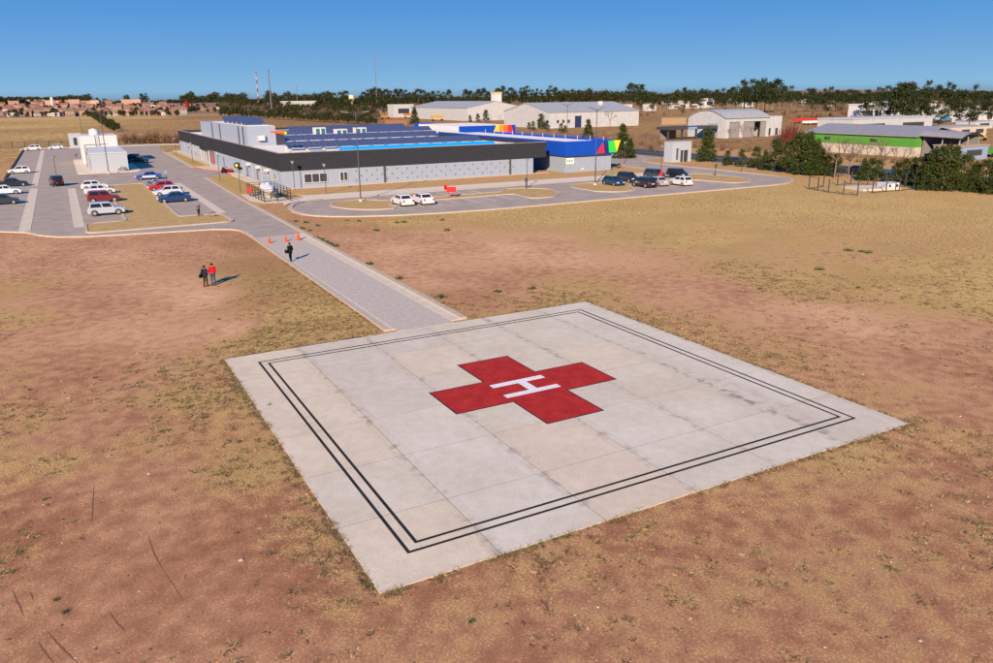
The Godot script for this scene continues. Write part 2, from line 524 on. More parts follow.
func build_pavings() -> void:
	# car park and the road past the building, one sheet
	var lot := poly([[-28.7, -247], [-28.7, -72.6], [-26, -71.6], [-23.6, -69.3], [-22.3, -66.2], [-20.6, -64], [-17.9, -62.6], [-13.5, -61.7], [-8.5, -60.8], [-5.2, -60.2], [-3.6, -59.1], [-2.8, -57.6], [-2.5, -55.5], [-2.45, -52], [3.2, -52], [3.2, -84.5], [4.2, -124.5], [11.4, -126], [11.4, -148], [5.4, -149.5], [6.5, -213], [9, -247]])
	var g := Geo.new()
	g.prism(lot, -0.05, 0.03)
	struct("parking_lot", g, asphalt())
	var far := Geo.new()
	far.prism(rect(-30, 60, -256.5, -247.004), -0.05, 0.028)
	struct("back_lane", far, concrete())
	# kerb along the near side of the drive
	var k := Geo.new()
	k.ribbon(poly([[-29.5, -72.7], [-26, -71.4], [-23.4, -69.1], [-22.1, -66], [-20.4, -63.8], [-17.8, -62.4], [-13.4, -61.5], [-8.5, -60.6], [-5.1, -60], [-3.4, -58.9], [-2.6, -57.5], [-2.35, -55.5], [-2.3, -52], [-2.35, -40], [-2.45, -12.75]]), 0.16, 0.2, 0.0, 0.13)
	struct("kerb", k, kerb_mat())
	k = Geo.new()
	k.ribbon(poly([[3.12, -12.75], [3.2, -40], [3.4, -60], [3.5, -84.5], [4.4, -124]]), 0.02, 0.42, 0.0, 0.14)
	struct("kerb", k, kerb_mat())
	k = Geo.new()
	k.ribbon(poly([[5.6, -150], [6.7, -213]]), 0.02, 0.4, 0.0, 0.14)
	struct("kerb", k, kerb_mat())
	k = Geo.new()
	k.ribbon(poly([[-28.9, -143], [-28.9, -247]]), 0.2, 0.2, 0.0, 0.2)
	struct("kerb", k, flat("dark_kerb", Color(0.05, 0.045, 0.04), 0.9))
	# paved way to the pad, between two concrete bands
	g = Geo.new()
	g.prism(rect(-1.9, 2.0, -52.004, -12.36), -0.05, 0.034)
	struct("paved_way", g, mottled("pavers", Color(0.36, 0.315, 0.27), Color(0.47, 0.42, 0.365), 3.0, 0.92, 0.5, 14))
	slab_run("edge_band", -2.24, -1.904, -52.0, -12.76, 3.0, 0.06)
	slab_run("edge_band", 2.004, 3.08, -52.0, -12.76, 3.0, 0.05)
	slab_run("gutter", -24.3, -23.1, -121.0, -70.5, 2.5, 0.05)
	slab_run("gutter", -24.2, -23.2, -245.0, -127.0, 5.0, 0.05)
	slab_run("gutter", -18.75, -17.6, -117.5, -70.5, 2.5, 0.05)
	slab_run("gutter", -2.3, -1.2, -117.0, -73.5, 2.5, 0.05)
	# island with grass between the parking bays
	grass_island("grass_island", rounded(poly([[-17.4, -64.8], [-2.0, -64.8], [-2.2, -72.2], [-7.2, -72.2], [-7.2, -119], [-12.9, -119], [-12.9, -72.2], [-17.4, -72.2]]), 1.2), lawn())
	var line_n := 0
	for z in [-72.8, -75.9, -90.2]:
		var l := Geo.new()
		l.bx(-13.6 - 4.0, -13.5, 0.031, 0.0345, z - 0.06, z + 0.06)
		if line_n == 0: struct("bay_marking", l, flat("white_line", Color(0.6, 0.6, 0.58), 0.8))
		line_n += 1
	# utility building's apron
	g = Geo.new()
	g.prism(rounded(rect(-16.6, -4.8, -192, -146.2), 1.5), 0.0, 0.14)
	struct("apron", g, mottled("apron", Color(0.52, 0.45, 0.365), Color(0.62, 0.545, 0.45), 5.0, 0.9, 0.2, 15))
	# verge strips between the road and the building, the walk along the wall, the entrance paving
	grass_island("grass_verge", poly([[4.0, -77.5], [4.15, -84.5], [4.85, -123.8], [8.9, -123.8], [8.9, -92], [7, -86], [6.2, -79.0]]), verge(), false)
	grass_island("grass_verge", poly([[6.1, -150.6], [7.2, -206], [9.6, -206], [9.6, -155.5], [8.6, -150.6]]), verge())
	slab_run("walkway", 9.2, 11.3, -213, -149.6, 3.0, 0.12)
	slab_run("walkway", 9.2, 11.3, -125.0, -92, 3.0, 0.12)
	g = Geo.new()
	g.prism(poly([[6.2, -149.3], [11.3, -149.3], [11.3, -125.4], [9.3, -125.4], [9.3, -131], [8.2, -137.5], [6.6, -141.5]]), 0.0, 0.12)
	struct("entrance_paving", g, concrete())
	k = Geo.new()
	k.ribbon(poly([[5.9, -149.0], [6.5, -141.5], [8.1, -137.4], [9.1, -131], [9.1, -126]]), 0.2, 0.05, 0.0, 0.16)
	struct("red_kerb", k, flat("red_kerb", Color(0.42, 0.06, 0.05), 0.7))
	g = Geo.new()
	g.prism(poly([[3.9, -84.0], [4.4, -92], [9.1, -92], [9.1, -79.2], [5.0, -79.2]]), 0.05, 0.13)
	struct("tank_slab", g, concrete())
	# lawn strip along the front wall
	grass_island("lawn_strip", poly([[9.9, -91.6], [12.5, -85.5], [19, -85.3], [78.5, -84.4], [81.5, -98], [78, -92.6], [62.4, -92.6], [62.4, -94.9], [9.9, -94.9]]), mottled("lawn_b", Color(0.36, 0.22, 0.10), Color(0.48, 0.31, 0.14), 8.0, 1.0, 0.5, 19), false)
	slab_run("wall_footing", 11.4, 61.9, -95.48, -94.92, 0.6, 0.14)
	# ring drive
	var ring := poly([[6.5, -69.2], [6.9, -66], [7.9, -63.9], [9.5, -62.2], [11.5, -60.9], [16.9, -58.7], [23, -57.5], [30, -56.9], [80.7, -56.9], [84, -57.6], [86.5, -58.9], [89.3, -61.5], [90.9, -64.9], [91.6, -69], [91.7, -98], [93, -105], [97, -109.5], [104.4, -111], [104.4, -127], [95, -124], [88.5, -119], [84.6, -111], [83, -99], [80.6, -86], [77.5, -81], [74, -79.6], [60, -79.4], [20, -79.7], [13.5, -79.9], [10.3, -78.6], [8.2, -76.2], [7.0, -73.2]])
	g = Geo.new()
	g.prism(ring, -0.05, 0.032)
	struct("ring_drive", g, asphalt())
	k = Geo.new()
	var e1 := PackedVector2Array()
	for i in range(0, 17): e1.append(ring[i])
	k.ribbon(e1, 0.3, 0.3, 0.0, 0.14)
	struct("kerb", k, kerb_mat())
	k = Geo.new()
	var e2 := PackedVector2Array()
	for i in range(18, ring.size()): e2.append(ring[i])
	e2.append(ring[0])
	k.ribbon(e2, 0.3, 0.3, 0.0, 0.14)
	struct("kerb", k, kerb_mat())
	g = Geo.new()
	g.prism(poly([[6.9, -75.6], [8.2, -77.8], [10.2, -79.6], [13.5, -80.7], [20, -80.2], [60, -79.9], [74, -80.1], [77.0, -81.4], [79.4, -84.2], [19, -85.1], [12.4, -85.2], [9.6, -82.4], [7.6, -79.2]]), 0.0, 0.11)
	struct("sidewalk", g, mottled("apron", Color.WHITE, Color.WHITE, 1.0))
	grass_island("median_island", rounded(poly([[12.2, -71.5], [13.4, -74.5], [16, -76], [18.4, -75.8], [19.6, -72.8], [39.6, -72.8], [41.3, -75.7], [44.5, -75.3], [47.2, -71.6], [45.6, -66.6], [42.5, -63.6], [39.1, -63.7], [39.8, -69.9], [19.5, -69.9], [18.8, -64.6], [15.5, -65.2], [13.2, -67.8]]), 1.2, 3), lawn())
	grass_island("median_island", rounded(poly([[51.8, -72.2], [53.5, -74.8], [57, -75.5], [61, -73.2], [76, -73.2], [79, -77.5], [82.8, -78], [84.7, -72], [83.8, -66], [80.5, -62.5], [77, -62.4], [75.5, -69.6], [60.5, -69.6], [57.6, -63.5], [54, -63], [51.6, -65.4]]), 1.2, 3), lawn())
	# bays marked by pale lines on both sides of the median strips
	var bm := Geo.new()
	for i in 8:
		for zz in [[-69.4, -64.4], [-78.2, -73.4]]:
			var x := 19.9 + i * 2.75
			if x < 39.0: bm.bx(x - 0.05, x + 0.05, 0.033, 0.0365, zz[0], zz[1])
			x = 60.8 + i * 2.75
			if x < 75.5: bm.bx(x - 0.05, x + 0.05, 0.033, 0.0365, zz[0], zz[1])
	struct("bay_marking", bm, flat("white_line", Color(0.5, 0.5, 0.48), 0.8))
	# yellow kerb at the gate
	k = Geo.new()
	k.ribbon(poly([[92.5, -122.0], [86.2, -113.5]]), 0.3, 0.3, 0.15, 0.22)
	struct("yellow_kerb", k, flat("yellow_paint", Color(0.55, 0.30, 0.04), 0.7))
	# highway beyond the trees
	g = Geo.new()
	g.prism(rect(104.5, 119.0, -300, 160), -0.05, 0.05)
	struct("highway", g, mottled("tarmac", Color(0.045, 0.047, 0.056), Color(0.07, 0.07, 0.08), 20.0, 0.85, 0.2, 21))
	g = Geo.new()
	g.bx(111.6, 111.75, 0.054, 0.058, -300, 160)
	struct("road_marking", g, flat("yellow_paint", Color(0.55, 0.35, 0.05), 0.7))
	g = Geo.new()
	g.bx(118.3, 118.5, 0.054, 0.058, -300, 160)
	g.bx(105.0, 105.2, 0.054, 0.058, -300, 160)
	struct("road_marking", g, flat("white_line", Color(0.5, 0.5, 0.48), 0.8))

# ------------------------------------------------------------------ helipad
func build_helipad() -> void:
	var pad := thing("helipad", "square pale concrete helipad with a red cross and white H", "helipad", Vector3(0, -0.075, 0))
	var half := 12.353
	# one picture over the pad: cloudy cement, runs of dirt beside the joints, a drying stain by the right corner
	var nx := 1024
	var x0 := -half
	var n1 := noise_bytes(51, 0.22, x0, x0, 2 * half, 2 * half, nx, nx, 4)
	var n2 := noise_bytes(57, 1.3, x0, x0, 2 * half, 2 * half, nx, nx, 3)
	var n3 := noise_bytes(61, 9.0, x0, x0, 2 * half, 2 * half, nx, nx, 2)
	var d := PackedByteArray()
	d.resize(nx * nx * 3)
	var joints := []
	for i in nx:
		var x := x0 + (i + 0.5) * 2 * half / nx
		joints.append(absf(fposmod(x + 2.0588, 4.1176) - 2.0588))
	for j in nx:
		var z := x0 + (j + 0.5) * 2 * half / nx
		for i in nx:
			var k := j * nx + i
			var a := n1[k] / 255.0 - 0.5
			var b := n2[k] / 255.0 - 0.5
			var f := n3[k] / 255.0 - 0.5
			var x := x0 + (i + 0.5) * 2 * half / nx
			var v := 0.94 + 0.08 * a + 0.07 * b + 0.10 * f
			# dirt washed along the long joints
			var dj: float = joints[i]
			if dj < 0.45 and x > -9.0:
				v -= 0.22 * clampf((b + 0.45 * a + 0.02) * 3.0, 0.0, 1.0) * (1.0 - dj / 0.45)
			# stain near the right corner
			var ds := absf(x - 8.6) + 0.12 * absf(z - 6.0)
			if ds < 1.5 and z > -4.0:
				v -= 0.11 * clampf((b + 0.8 * a + 0.15) * 2.2, 0.0, 1.0) * clampf((1.5 - ds) * 1.5, 0.0, 1.0)
			v = clampf(v, 0.3, 1.0)
			d[k * 3] = int(255 * v); d[k * 3 + 1] = int(255 * clampf(v + 0.01 * a, 0, 1)); d[k * 3 + 2] = int(255 * clampf(v + 0.04 * a, 0, 1))
	var tex := ImageTexture.create_from_image(Image.create_from_data(nx, nx, false, Image.FORMAT_RGB8, d))
	var tones := []
	for c in [Color(0.615, 0.525, 0.40), Color(0.57, 0.505, 0.415), Color(0.59, 0.52, 0.415), Color(0.60, 0.54, 0.445), Color(0.605, 0.512, 0.395)]:
		var m := StandardMaterial3D.new()
		m.albedo_color = c.linear_to_srgb()
		m.albedo_texture = tex
		m.metallic_specular = 0.2
		m.roughness = 0.85
		tones.append(m)
	var bed := Geo.new()
	bed.bx(-half + 0.02, half - 0.02, -0.02, 0.0985, -half + 0.02, half - 0.02)
	part("bed", bed, flat("joint_dirt", Color(0.15, 0.12, 0.09), 1.0), pad)
	var cell := half * 2 / 6
	var pick := [[0, 1, 1, 2, 2, 3], [0, 1, 0, 2, 2, 3], [0, 1, 2, 2, 0, 3], [0, 3, 2, 1, 2, 3], [2, 3, 4, 3, 2, 3], [0, 3, 4, 3, 3, 1]]
	for j in 6:
		for i in 6:
			var g := Geo.new()
			g.uvs = Vector4(-half, -half, 2 * half, 2 * half)
			var xa := -half + i * cell
			var za := -half + j * cell
			var q := 0.011
			var w := cell - q
			var top := 0.1
			var ch := 0.0
			g.bx(xa + q, xa + w, 0.0, top - ch, za + q, za + w)
			part("slab", g, tones[pick[j][i]], pad)
	# painted lines and cross, each a sheet over the slabs
	var black := mottled("black_line", Color(0.012, 0.011, 0.012), Color(0.03, 0.028, 0.028), 1.5, 0.75, 0.4, 31)
	for r in [10.77, 10.33]:
		for s in [-1.0, 1.0]:
			var g := Geo.new()
			g.bx(-r - 0.06, r + 0.06, 0.1005, 0.104, s * r - 0.06, s * r + 0.06)
			part("border_line", g, black, pad)
			g = Geo.new()
			g.bx(s * r - 0.06, s * r + 0.06, 0.1005, 0.104, -r + 0.06, r - 0.06)
			part("border_line", g, black, pad)
	var cc := Vector2(0.07, -0.16)
	var a := 1.5
	var l := 4.52
	var cross := func(e: float) -> PackedVector2Array:
		var o := PackedVector2Array()
		for p in [[-a - e, -l - e], [a + e, -l - e], [a + e, -a - e], [l + e, -a - e], [l + e, a + e], [a + e, a + e], [a + e, l + e], [-a - e, l + e], [-a - e, a + e], [-l - e, a + e], [-l - e, -a - e], [-a - e, -a - e]]:
			o.append(Vector2(p[0], p[1]) + cc)
		return o
	var g2 := Geo.new()
	g2.prism(cross.call(0.07), 0.1005, 0.104)
	part("cross_outline", g2, black, pad)
	g2 = Geo.new()
	g2.prism(cross.call(-0.01), 0.1045, 0.108)
	part("red_cross", g2, mottled("red_paint", Color(0.28, 0.013, 0.012), Color(0.42, 0.03, 0.022), 5.0, 0.7, 0.4, 33), pad)
	g2 = Geo.new()
	g2.prism(poly([[-1.45, -1.1], [1.6, -1.1], [1.6, -0.66], [0.45, -0.66], [0.45, 0.42], [1.6, 0.42], [1.6, 0.84], [-1.5, 0.84], [-1.5, 0.42], [-0.02, 0.42], [-0.02, -0.66], [-1.45, -0.66]]), 0.1085, 0.112)
	part("letter_h", g2, mottled("white_paint", Color(0.52, 0.52, 0.52), Color(0.74, 0.74, 0.74), 1.2, 0.7, 0.35, 35), pad)

# ------------------------------------------------------------------ clinic
func wall_mat() -> Material:
	return mottled("wall", Color(0.235, 0.28, 0.355), Color(0.27, 0.32, 0.405), 6.0, 0.85, 0.06, 44)
func window_part(parent: Node, x0: float, x1: float, y0: float, y1: float, z: float, panes: int, nz: Vector3 = Vector3.BACK) -> void:
	# in a wall facing +z (or -x: x is then -z)
	var put := func(u0: float, u1: float, a: float, b: float, d0: float, d1: float, g: Geo) -> void:
		if nz == Vector3.BACK: g.bx(u0, u1, a, b, z + d0, z + d1)
		else: g.bx(z - d1, z - d0, a, b, u0, u1)
	var f := Geo.new()
	put.call(x0, x1, y0 - 0.12, y0, 0.0, 0.14, f)
	put.call(x0, x1, y1, y1 + 0.1, 0.0, 0.10, f)
	put.call(x0 - 0.1, x0, y0 - 0.12, y1 + 0.1, 0.0, 0.10, f)
	put.call(x1, x1 + 0.1, y0 - 0.12, y1 + 0.1, 0.0, 0.10, f)
	for i in range(1, panes):
		var u := lerpf(x0, x1, float(i) / panes)
		put.call(u - 0.06, u + 0.06, y0, y1, 0.0, 0.07, f)
	var w := part("window", f, flat("window_frame", Color(0.42, 0.43, 0.44), 0.6), parent)
	for i in panes:
		var g := Geo.new()
		var a := lerpf(x0, x1, float(i) / panes) + (0.06 if i > 0 else 0.0)
		var b := lerpf(x0, x1, float(i + 1) / panes) - (0.06 if i < panes - 1 else 0.0)
		put.call(a, b, y0, y1, 0.002, 0.03, g)
		part("pane", g, flat("pane", Color(0.035, 0.042, 0.05), 0.12), w)
func build_clinic() -> void:
	var c := thing("clinic_building", "long single storey grey clinic with dark fascia and solar roof", "building")
	var wz := -95.5
	var wx := 11.5
	var zb := -214.0
	var xr := 61.5
	var wm := wall_mat()
	var dark := mottled("fascia", Color(0.022, 0.0245, 0.033), Color(0.029, 0.032, 0.041), 5.0, 0.95, 0.1, 45)
	var g := Geo.new()
	g.bx(wx, xr - 2.8, 0.0, 3.2, wz - 0.3, wz)          # front
	g.bx(wx, wx + 0.3, 0.0, 3.2, zb, wz - 0.3)          # left side
	g.bx(wx + 0.3, xr - 2.8, 0, 3.2, zb, zb + 0.3)
	g.bx(xr - 3.1, xr - 2.8, 0, 3.2, zb + 0.3, wz - 0.3)
	part("wall", g, wm, c)
	# fascia boards: front, left, back, right
	for b in [[wx - 0.12, xr, wz + 0.02, wz + 0.14], [wx - 0.12, wx, zb, wz + 0.02]]:
		var f := Geo.new()
		f.bx(b[0], b[1], 2.95, 5.74, b[2], b[3])
		part("fascia", f, dark, c)
	var f2 := Geo.new()
	f2.bx(xr - 0.12, xr, 2.95, 5.7, -150.0, wz + 0.02)
	part("fascia", f2, dark, c)
	f2 = Geo.new()
	f2.bx(wx - 0.12, 75, 2.95, 5.7, zb - 0.12, zb - 0.02)
	part("fascia", f2, dark, c)
	# coping and soffit
	g = Geo.new()
	g.bx(wx - 0.2, xr, 5.742, 5.8, wz - 0.2, wz + 0.2)
	g.bx(wx - 0.2, wx + 0.2, 5.742, 5.8, zb, wz - 0.2)
	part("coping", g, flat("coping", Color(0.33, 0.27, 0.25), 0.6), c)
	g = Geo.new()
	g.bx(xr - 3.0, xr - 0.12, 2.9, 2.94, -110, wz)
	part("soffit", g, dark, c)
	# roof deck
	g = Geo.new()
	g.prism(poly([[wx + 0.1, wz - 0.05], [xr - 0.2, wz - 0.05], [xr - 0.2, -150.2], [75, -150.2], [75, zb + 0.1], [wx + 0.1, zb + 0.1]]), 4.9, 5.05, true)
	part("roof", g, mottled("white_roof", Color(0.62, 0.59, 0.54), Color(0.72, 0.70, 0.66), 12.0, 0.8, 0.1, 46), c)
	# windows in the front, seen at these columns of the photo
	for w in [[304.5, 327.0, 3], [340.5, 347.5, 2], [314, 314, 0]]:
		if w[2] == 0: continue
		window_part(c, on_z(w[0], 178, wz).x, on_z(w[1], 178, wz).x, 0.95, 2.25, wz + 0.002, w[2])
	# downpipes
	for p in [384.5, 510.0]:
		g = Geo.new()
		var x := on_z(p, 172, wz).x
		g.bx(x - 0.16, x + 0.16, 0.05, 2.94, wz + 0.004, wz + 0.16)
		part("downpipe", g, flat("dark_metal", Color(0.06, 0.062, 0.07), 0.5), c)
	# small drainage openings studding the wall in staggered rows
	g = Geo.new()
	var xa := on_z(356, 172, wz).x
	for i in 34:
		var x := xa + i * 0.92
		if x > xr - 3.2: break
		for r in 3:
			if (i + r) % 2 == 0:
				g.bx(x - 0.09, x + 0.09, 0.68 + r * 0.78, 0.90 + r * 0.78, wz + 0.002, wz + 0.06)
	var marks := part("wall_vents", g, flat("vent", Color(0.12, 0.13, 0.155), 0.8), c)
	marks.set_meta("kind", "stuff")
	# left wall: panels, downpipes, doors, lights, air conditioners
	for z in [-102.0, -109.5, -117.0, -124.8, -153, -172, -180, -188, -196, -204]:
		g = Geo.new()
		g.bx(wx - 0.16, wx - 0.004, 0.05, 2.94, z - 0.12, z + 0.12)
		part("downpipe", g, flat("pale_metal", Color(0.30, 0.32, 0.36), 0.5), c)
	for z in [[-98.5, -100.5], [-105.5, -107.5], [-175.5, -177.5], [-183.5, -185.5], [-191.5, -193.5]]:
		window_part(c, z[1], z[0], 1.4, 2.3, wx - 0.002, 2, Vector3.LEFT)
	for z in [-113.0, -121.5, -129.0, -145.5]:
		g = Geo.new()
		g.bx(wx - 0.05, wx - 0.003, 0.13, 2.25, z - 0.6, z + 0.6)
		var door := part("door", g, flat("door_grey", Color(0.13, 0.14, 0.16), 0.5), c)
		g = Geo.new()
		g.bx(wx - 0.12, wx - 0.053, 1.0, 1.15, z + 0.4, z + 0.5)
		part("handle", g, flat("steel", Color(0.5, 0.5, 0.5), 0.3, 0.9), door)
	for z in [-104.0, -111.0, -119.0]:
		g = Geo.new()
		g.box(Vector3(wx - 0.36, 2.55, z), Vector3(0.7, 0.5, 0.9))
		part("air_conditioner", g, flat("ac_white", Color(0.46, 0.47, 0.48), 0.6), c)
	# entrance recess: dark glazed bay with a canopy and pillars
	g = Geo.new()
	g.bx(wx - 0.06, wx - 0.004, 0.13, 2.9, -168, -157)
	part("glazed_bay", g, flat("pane", Color(0.03, 0.04, 0.05), 0.1), c)
	for z in [-168.4, -164.7, -161.0, -157.2]:
		g = Geo.new()
		g.bx(wx - 1.3, wx - 1.0, 0.12, 2.94, z - 0.15, z + 0.15)
		part("pillar", g, flat("pillar_grey", Color(0.35, 0.37, 0.4), 0.6), c)
	g = Geo.new()
	g.bx(wx - 1.7, wx - 0.122, 2.95, 5.735, -166.0, -159.5)
	part("canopy", g, dark, c)
	g = Geo.new()
	g.cyl(Vector3(wx - 1.0, 0.12, -152.8), Vector3(wx - 1.0, 2.9, -152.8), 0.14, 0.14, 8)
	part("red_pillar", g, flat("red_pole", Color(0.45, 0.03, 0.03), 0.5), c)
	# rooftop plant room
	g = Geo.new()
	g.bx(14.0, 19.6, 5.052, 8.9, -172, -131)
	g.bx(14.2, 19.4, 5.052, 8.7, -190, -172.01)
	var ph := part("plant_room", g, wm, c)
	g = Geo.new()
	g.bx(14.3, 19.3, 8.902, 8.95, -171.7, -131.3)
	part("plant_roof", g, mottled("white_roof", Color.WHITE, Color.WHITE, 1), ph)
	for z in [-134.5, -139.0, -160.5, -171.0]:
		g = Geo.new()
		g.bx(13.8, 13.99, 5.1, 8.7, z - 0.25, z + 0.25)
		part("pipe_chase", g, flat("dark_metal", Color.BLACK), ph)
	g = Geo.new()
	g.box(Vector3(16.6, 6.6, -130.6), Vector3(1.3, 1.0, 0.7))
	part("air_conditioner", g, flat("ac_white", Color.BLACK), ph)
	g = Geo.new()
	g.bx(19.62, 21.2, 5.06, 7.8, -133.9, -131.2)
	part("dark_doorway", g, flat("pane", Color.BLACK), ph)  # solid dark box that paints the shadow of the doorway recess
	# bright blue translucent skylight along the front edge
	g = Geo.new()
	var s0 := [Vector3(21.5, 5.1, -97.4), Vector3(52.5, 5.1, -97.4), Vector3(53.4, 6.0, -101.6), Vector3(23.4, 6.0, -101.6)]
	g.quad(s0[0], s0[1], s0[2], s0[3], Vector3(0, 1, 1))
	g.quad(s0[3], s0[2], Vector3(53.4, 5.06, -101.7), Vector3(23.4, 5.06, -101.7), Vector3(0, 0, -1))
	part("skylight", g, flat("sky_blue", Color(0.01, 0.36, 0.78), 0.35), c)
	# roof clutter
	for q in [[13.2, -98.0, 0.5, 1.6, 0.5], [14.6, -98.6, 0.8, 0.7, 0.8], [18.6, -98.2, 2.4, 0.7, 1.0], [20.3, -98.2, 0.7, 0.7, 0.7], [55.8, -101, 3.0, 0.5, 1.6]]:
		g = Geo.new()
		g.box(Vector3(q[0], 5.06 + q[3] / 2, q[1]), Vector3(q[2], q[3], q[4]))
		part("roof_unit", g, flat("ac_white", Color.BLACK) if q[0] != 18.6 else flat("blue_grey", Color(0.12, 0.2, 0.34), 0.5), c)
	for q in [[38.0, -146.5], [30.0, -196.0], [37.0, -160.0], [44.5, -152.0]]:
		g = Geo.new()
		g.box(Vector3(q[0], 6.2, q[1]), Vector3(2.6, 2.2, 2.2))
		var u := part("cooling_unit", g, flat("ac_white", Color.BLACK), c)
		g = Geo.new()
		for s in [-0.65, 0.65]:
			g.box(Vector3(q[0] + s, 6.2, q[1] + 1.11), Vector3(0.9, 1.7, 0.04))
		part("grille", g, flat("teal_grille", Color(0.02, 0.10, 0.12), 0.5), u)
	# rows of solar panels on racks
	var rows := [[17.0, 56.0, -113.0, "nearest the blue skylight"], [21.5, 59.0, -139.0, "behind the front row"], [26.5, 70.0, -168.0, "behind the cooling units"], [38.0, 73.0, -194.0, "at the back of the roof"]]
	var pg := Geo.new()
	var tilt := Basis(Vector3.RIGHT, deg_to_rad(24))
	pg.box(Vector3.ZERO, Vector3(1.0, 0.05, 2.5), tilt)
	var pm := pg.mesh()
	pg = Geo.new()
	pg.box(Vector3.ZERO, Vector3(1.0, 0.05, 3.4), tilt)
	var pm2 := pg.mesh()
	var rack_shape := func(x0: float, x1: float) -> Geo:
		var r := Geo.new()
		var x := x0
		while x <= x1:
			r.cyl(Vector3(x, 5.06, 0.85), Vector3(x, 5.6, 0.85), 0.05, 0.05, 5)
			r.cyl(Vector3(x, 5.06, -0.85), Vector3(x, 6.35, -0.85), 0.05, 0.05, 5)
			r.cyl(Vector3(x, 5.2, 0.85), Vector3(x, 6.3, -0.85), 0.05, 0.05, 5)
			r.box(Vector3(x, 5.2, 0.3), Vector3(0.6, 0.3, 0.8))
			x += 3.1
		return r
	var panel_mat := flat("solar_panel", Color(0.05, 0.06, 0.12), 0.28)
	for r in rows:
		var t := thing("solar_panel_row", "long row of blue solar panels %s on the clinic roof" % r[3], "solar panels", Vector3(0, 0, r[2]), 0, "solar panel rows on the clinic roof")
		var x: float = r[0] + 0.5
		while x < r[1]:
			part_m("panel", pm, panel_mat, t, Vector3(x, 6.02, 0))
			x += 1.04
		part("rack", rack_shape.call(r[0] + 0.6, r[1] - 0.4), flat("rack", Color(0.45, 0.45, 0.44), 0.5), t)
	var t2 := thing("solar_panel_row", "short bank of steep solar panels on the rooftop plant room", "solar panels", Vector3(0, 0, 0), 0)
	for i in 5:
		var q := part_m("panel", pm2, panel_mat, t2, Vector3(16.9, 9.7, -139.0 - i * 5.0))
		q.rotation.y = 0.0
		q.scale = Vector3(4.6, 1, 1)
	for i in 5:
		var rk := Geo.new()
		var zc := -139.0 - i * 5.0
		for xx in [15.0, 18.8]:
			rk.bx(xx - 0.06, xx + 0.06, 8.955, 10.25, zc - 1.5, zc - 1.38)
			rk.bx(xx - 0.06, xx + 0.06, 8.955, 9.15, zc + 1.38, zc + 1.5)
			rk.bx(xx - 0.06, xx + 0.06, 8.953, 9.0, zc - 1.4, zc + 1.4)
		rk.bx(15.0, 18.8, 8.954, 9.02, zc - 0.06, zc + 0.06)
		part("rack", rk, flat("rack", Color.BLACK), t2)

	# ---------------------------------------------------------- blue wing with the coloured triangles
	var b := thing("blue_wing", "grey wing with bright blue fascia and red green yellow triangles", "building")
	var blue := mottled("blue_fascia", Color(0.003, 0.048, 0.35), Color(0.005, 0.058, 0.40), 6.0, 0.7, 0.05, 47)
	g = Geo.new()
	g.bx(64.6, 75.4, 0, 3.2, -93.9, -93.6)
	g.bx(64.6, 64.9, 0, 3.2, -150, -93.9)
	g.bx(75.1, 75.4, 0, 3.2, -150, -93.9)
	part("wall", g, wm, b)
	var fz := -93.0
	for q in [[64.2, 75.6, fz - 0.15, fz], [64.2, 64.35, -150.0, fz - 0.152], [75.45, 75.6, -150.0, fz - 0.152]]:
		g = Geo.new()
		g.bx(q[0], q[1], 3.1, 5.8, q[2], q[3])
		part("fascia", g, blue, b)
	g = Geo.new()
	g.prism(rect(64.36, 75.44, -149.9, fz - 0.16), 5.2, 5.35, true)
	part("roof", g, mottled("white_roof", Color.WHITE, Color.WHITE, 1), b)
	g = Geo.new()
	g.bx(64.4, 75.4, 3.11, 3.15, -93.6, fz - 0.16)
	part("soffit", g, dark, b)
	for i in 12:
		g = Geo.new()
		g.cyl(Vector3(75.2, 5.3, -96.0 - i * 4.5), Vector3(75.2, 6.25, -96.0 - i * 4.5), 0.06, 0.06, 6)
		part("roof_post", g, flat("rack", Color.BLACK), b)
	g = Geo.new()
	g.bx(75.17, 75.23, 6.2, 6.26, -146, -96)
	part("roof_rail", g, blue, b)
	for q in [[-101.0], [-107.0], [-113.0], [-120.0]]:
		g = Geo.new()
		g.cyl(Vector3(64.05, 5.06, q[0]), Vector3(64.05, 5.9, q[0]), 0.06, 0.06, 6)
		part("roof_post", g, blue, b)
	# coloured triangular plates proud of the fascia's right end
	for q in [["red_plate", Color(0.62, 0.015, 0.02), [[596.5, 153.3], [604.2, 153.0], [603.0, 142.2]]], ["navy_plate", Color(0.01, 0.02, 0.16), [[604.4, 153.0], [603.4, 142.0], [607.8, 141.5], [608.6, 152.6]]], ["green_plate", Color(0.02, 0.52, 0.05), [[608.9, 152.6], [608.1, 140.8], [613.6, 140.4], [616.0, 152.2]]], ["yellow_plate", Color(0.75, 0.55, 0.02), [[613.9, 140.4], [620.2, 140.0], [616.5, 151.9]]]]:
		g = Geo.new()
		var ring_a := []
		var ring_b := []
		for v in q[2]:
			var p := on_z(v[0], v[1], fz + 0.02)
			ring_a.append(p)
			ring_b.append(p + Vector3(0, 0, 0.1))
		g.loft([ring_a, ring_b])
		part(q[0], g, flat(q[0], q[1], 0.5), b)
	g = Geo.new()
	g.bx(64.9, 66.6, 1.6, 2.7, -93.595, -93.53)
	var sg := part("wall_sign", g, flat("white_sign", Color(0.7, 0.72, 0.7), 0.5), b)
	g = Geo.new()
	for i in 3: g.bx(65.1 + i * 0.45, 65.4 + i * 0.45, 1.9, 2.4, -93.528, -93.52)
	part("green_symbol", g, flat("sign_green", Color(0.03, 0.32, 0.14), 0.5), sg)
	g = Geo.new()
	g.bx(68.3, 68.9, 0.3, 0.7, -93.595, -93.4)
	part("meter_box", g, flat("ac_white", Color.BLACK), b)

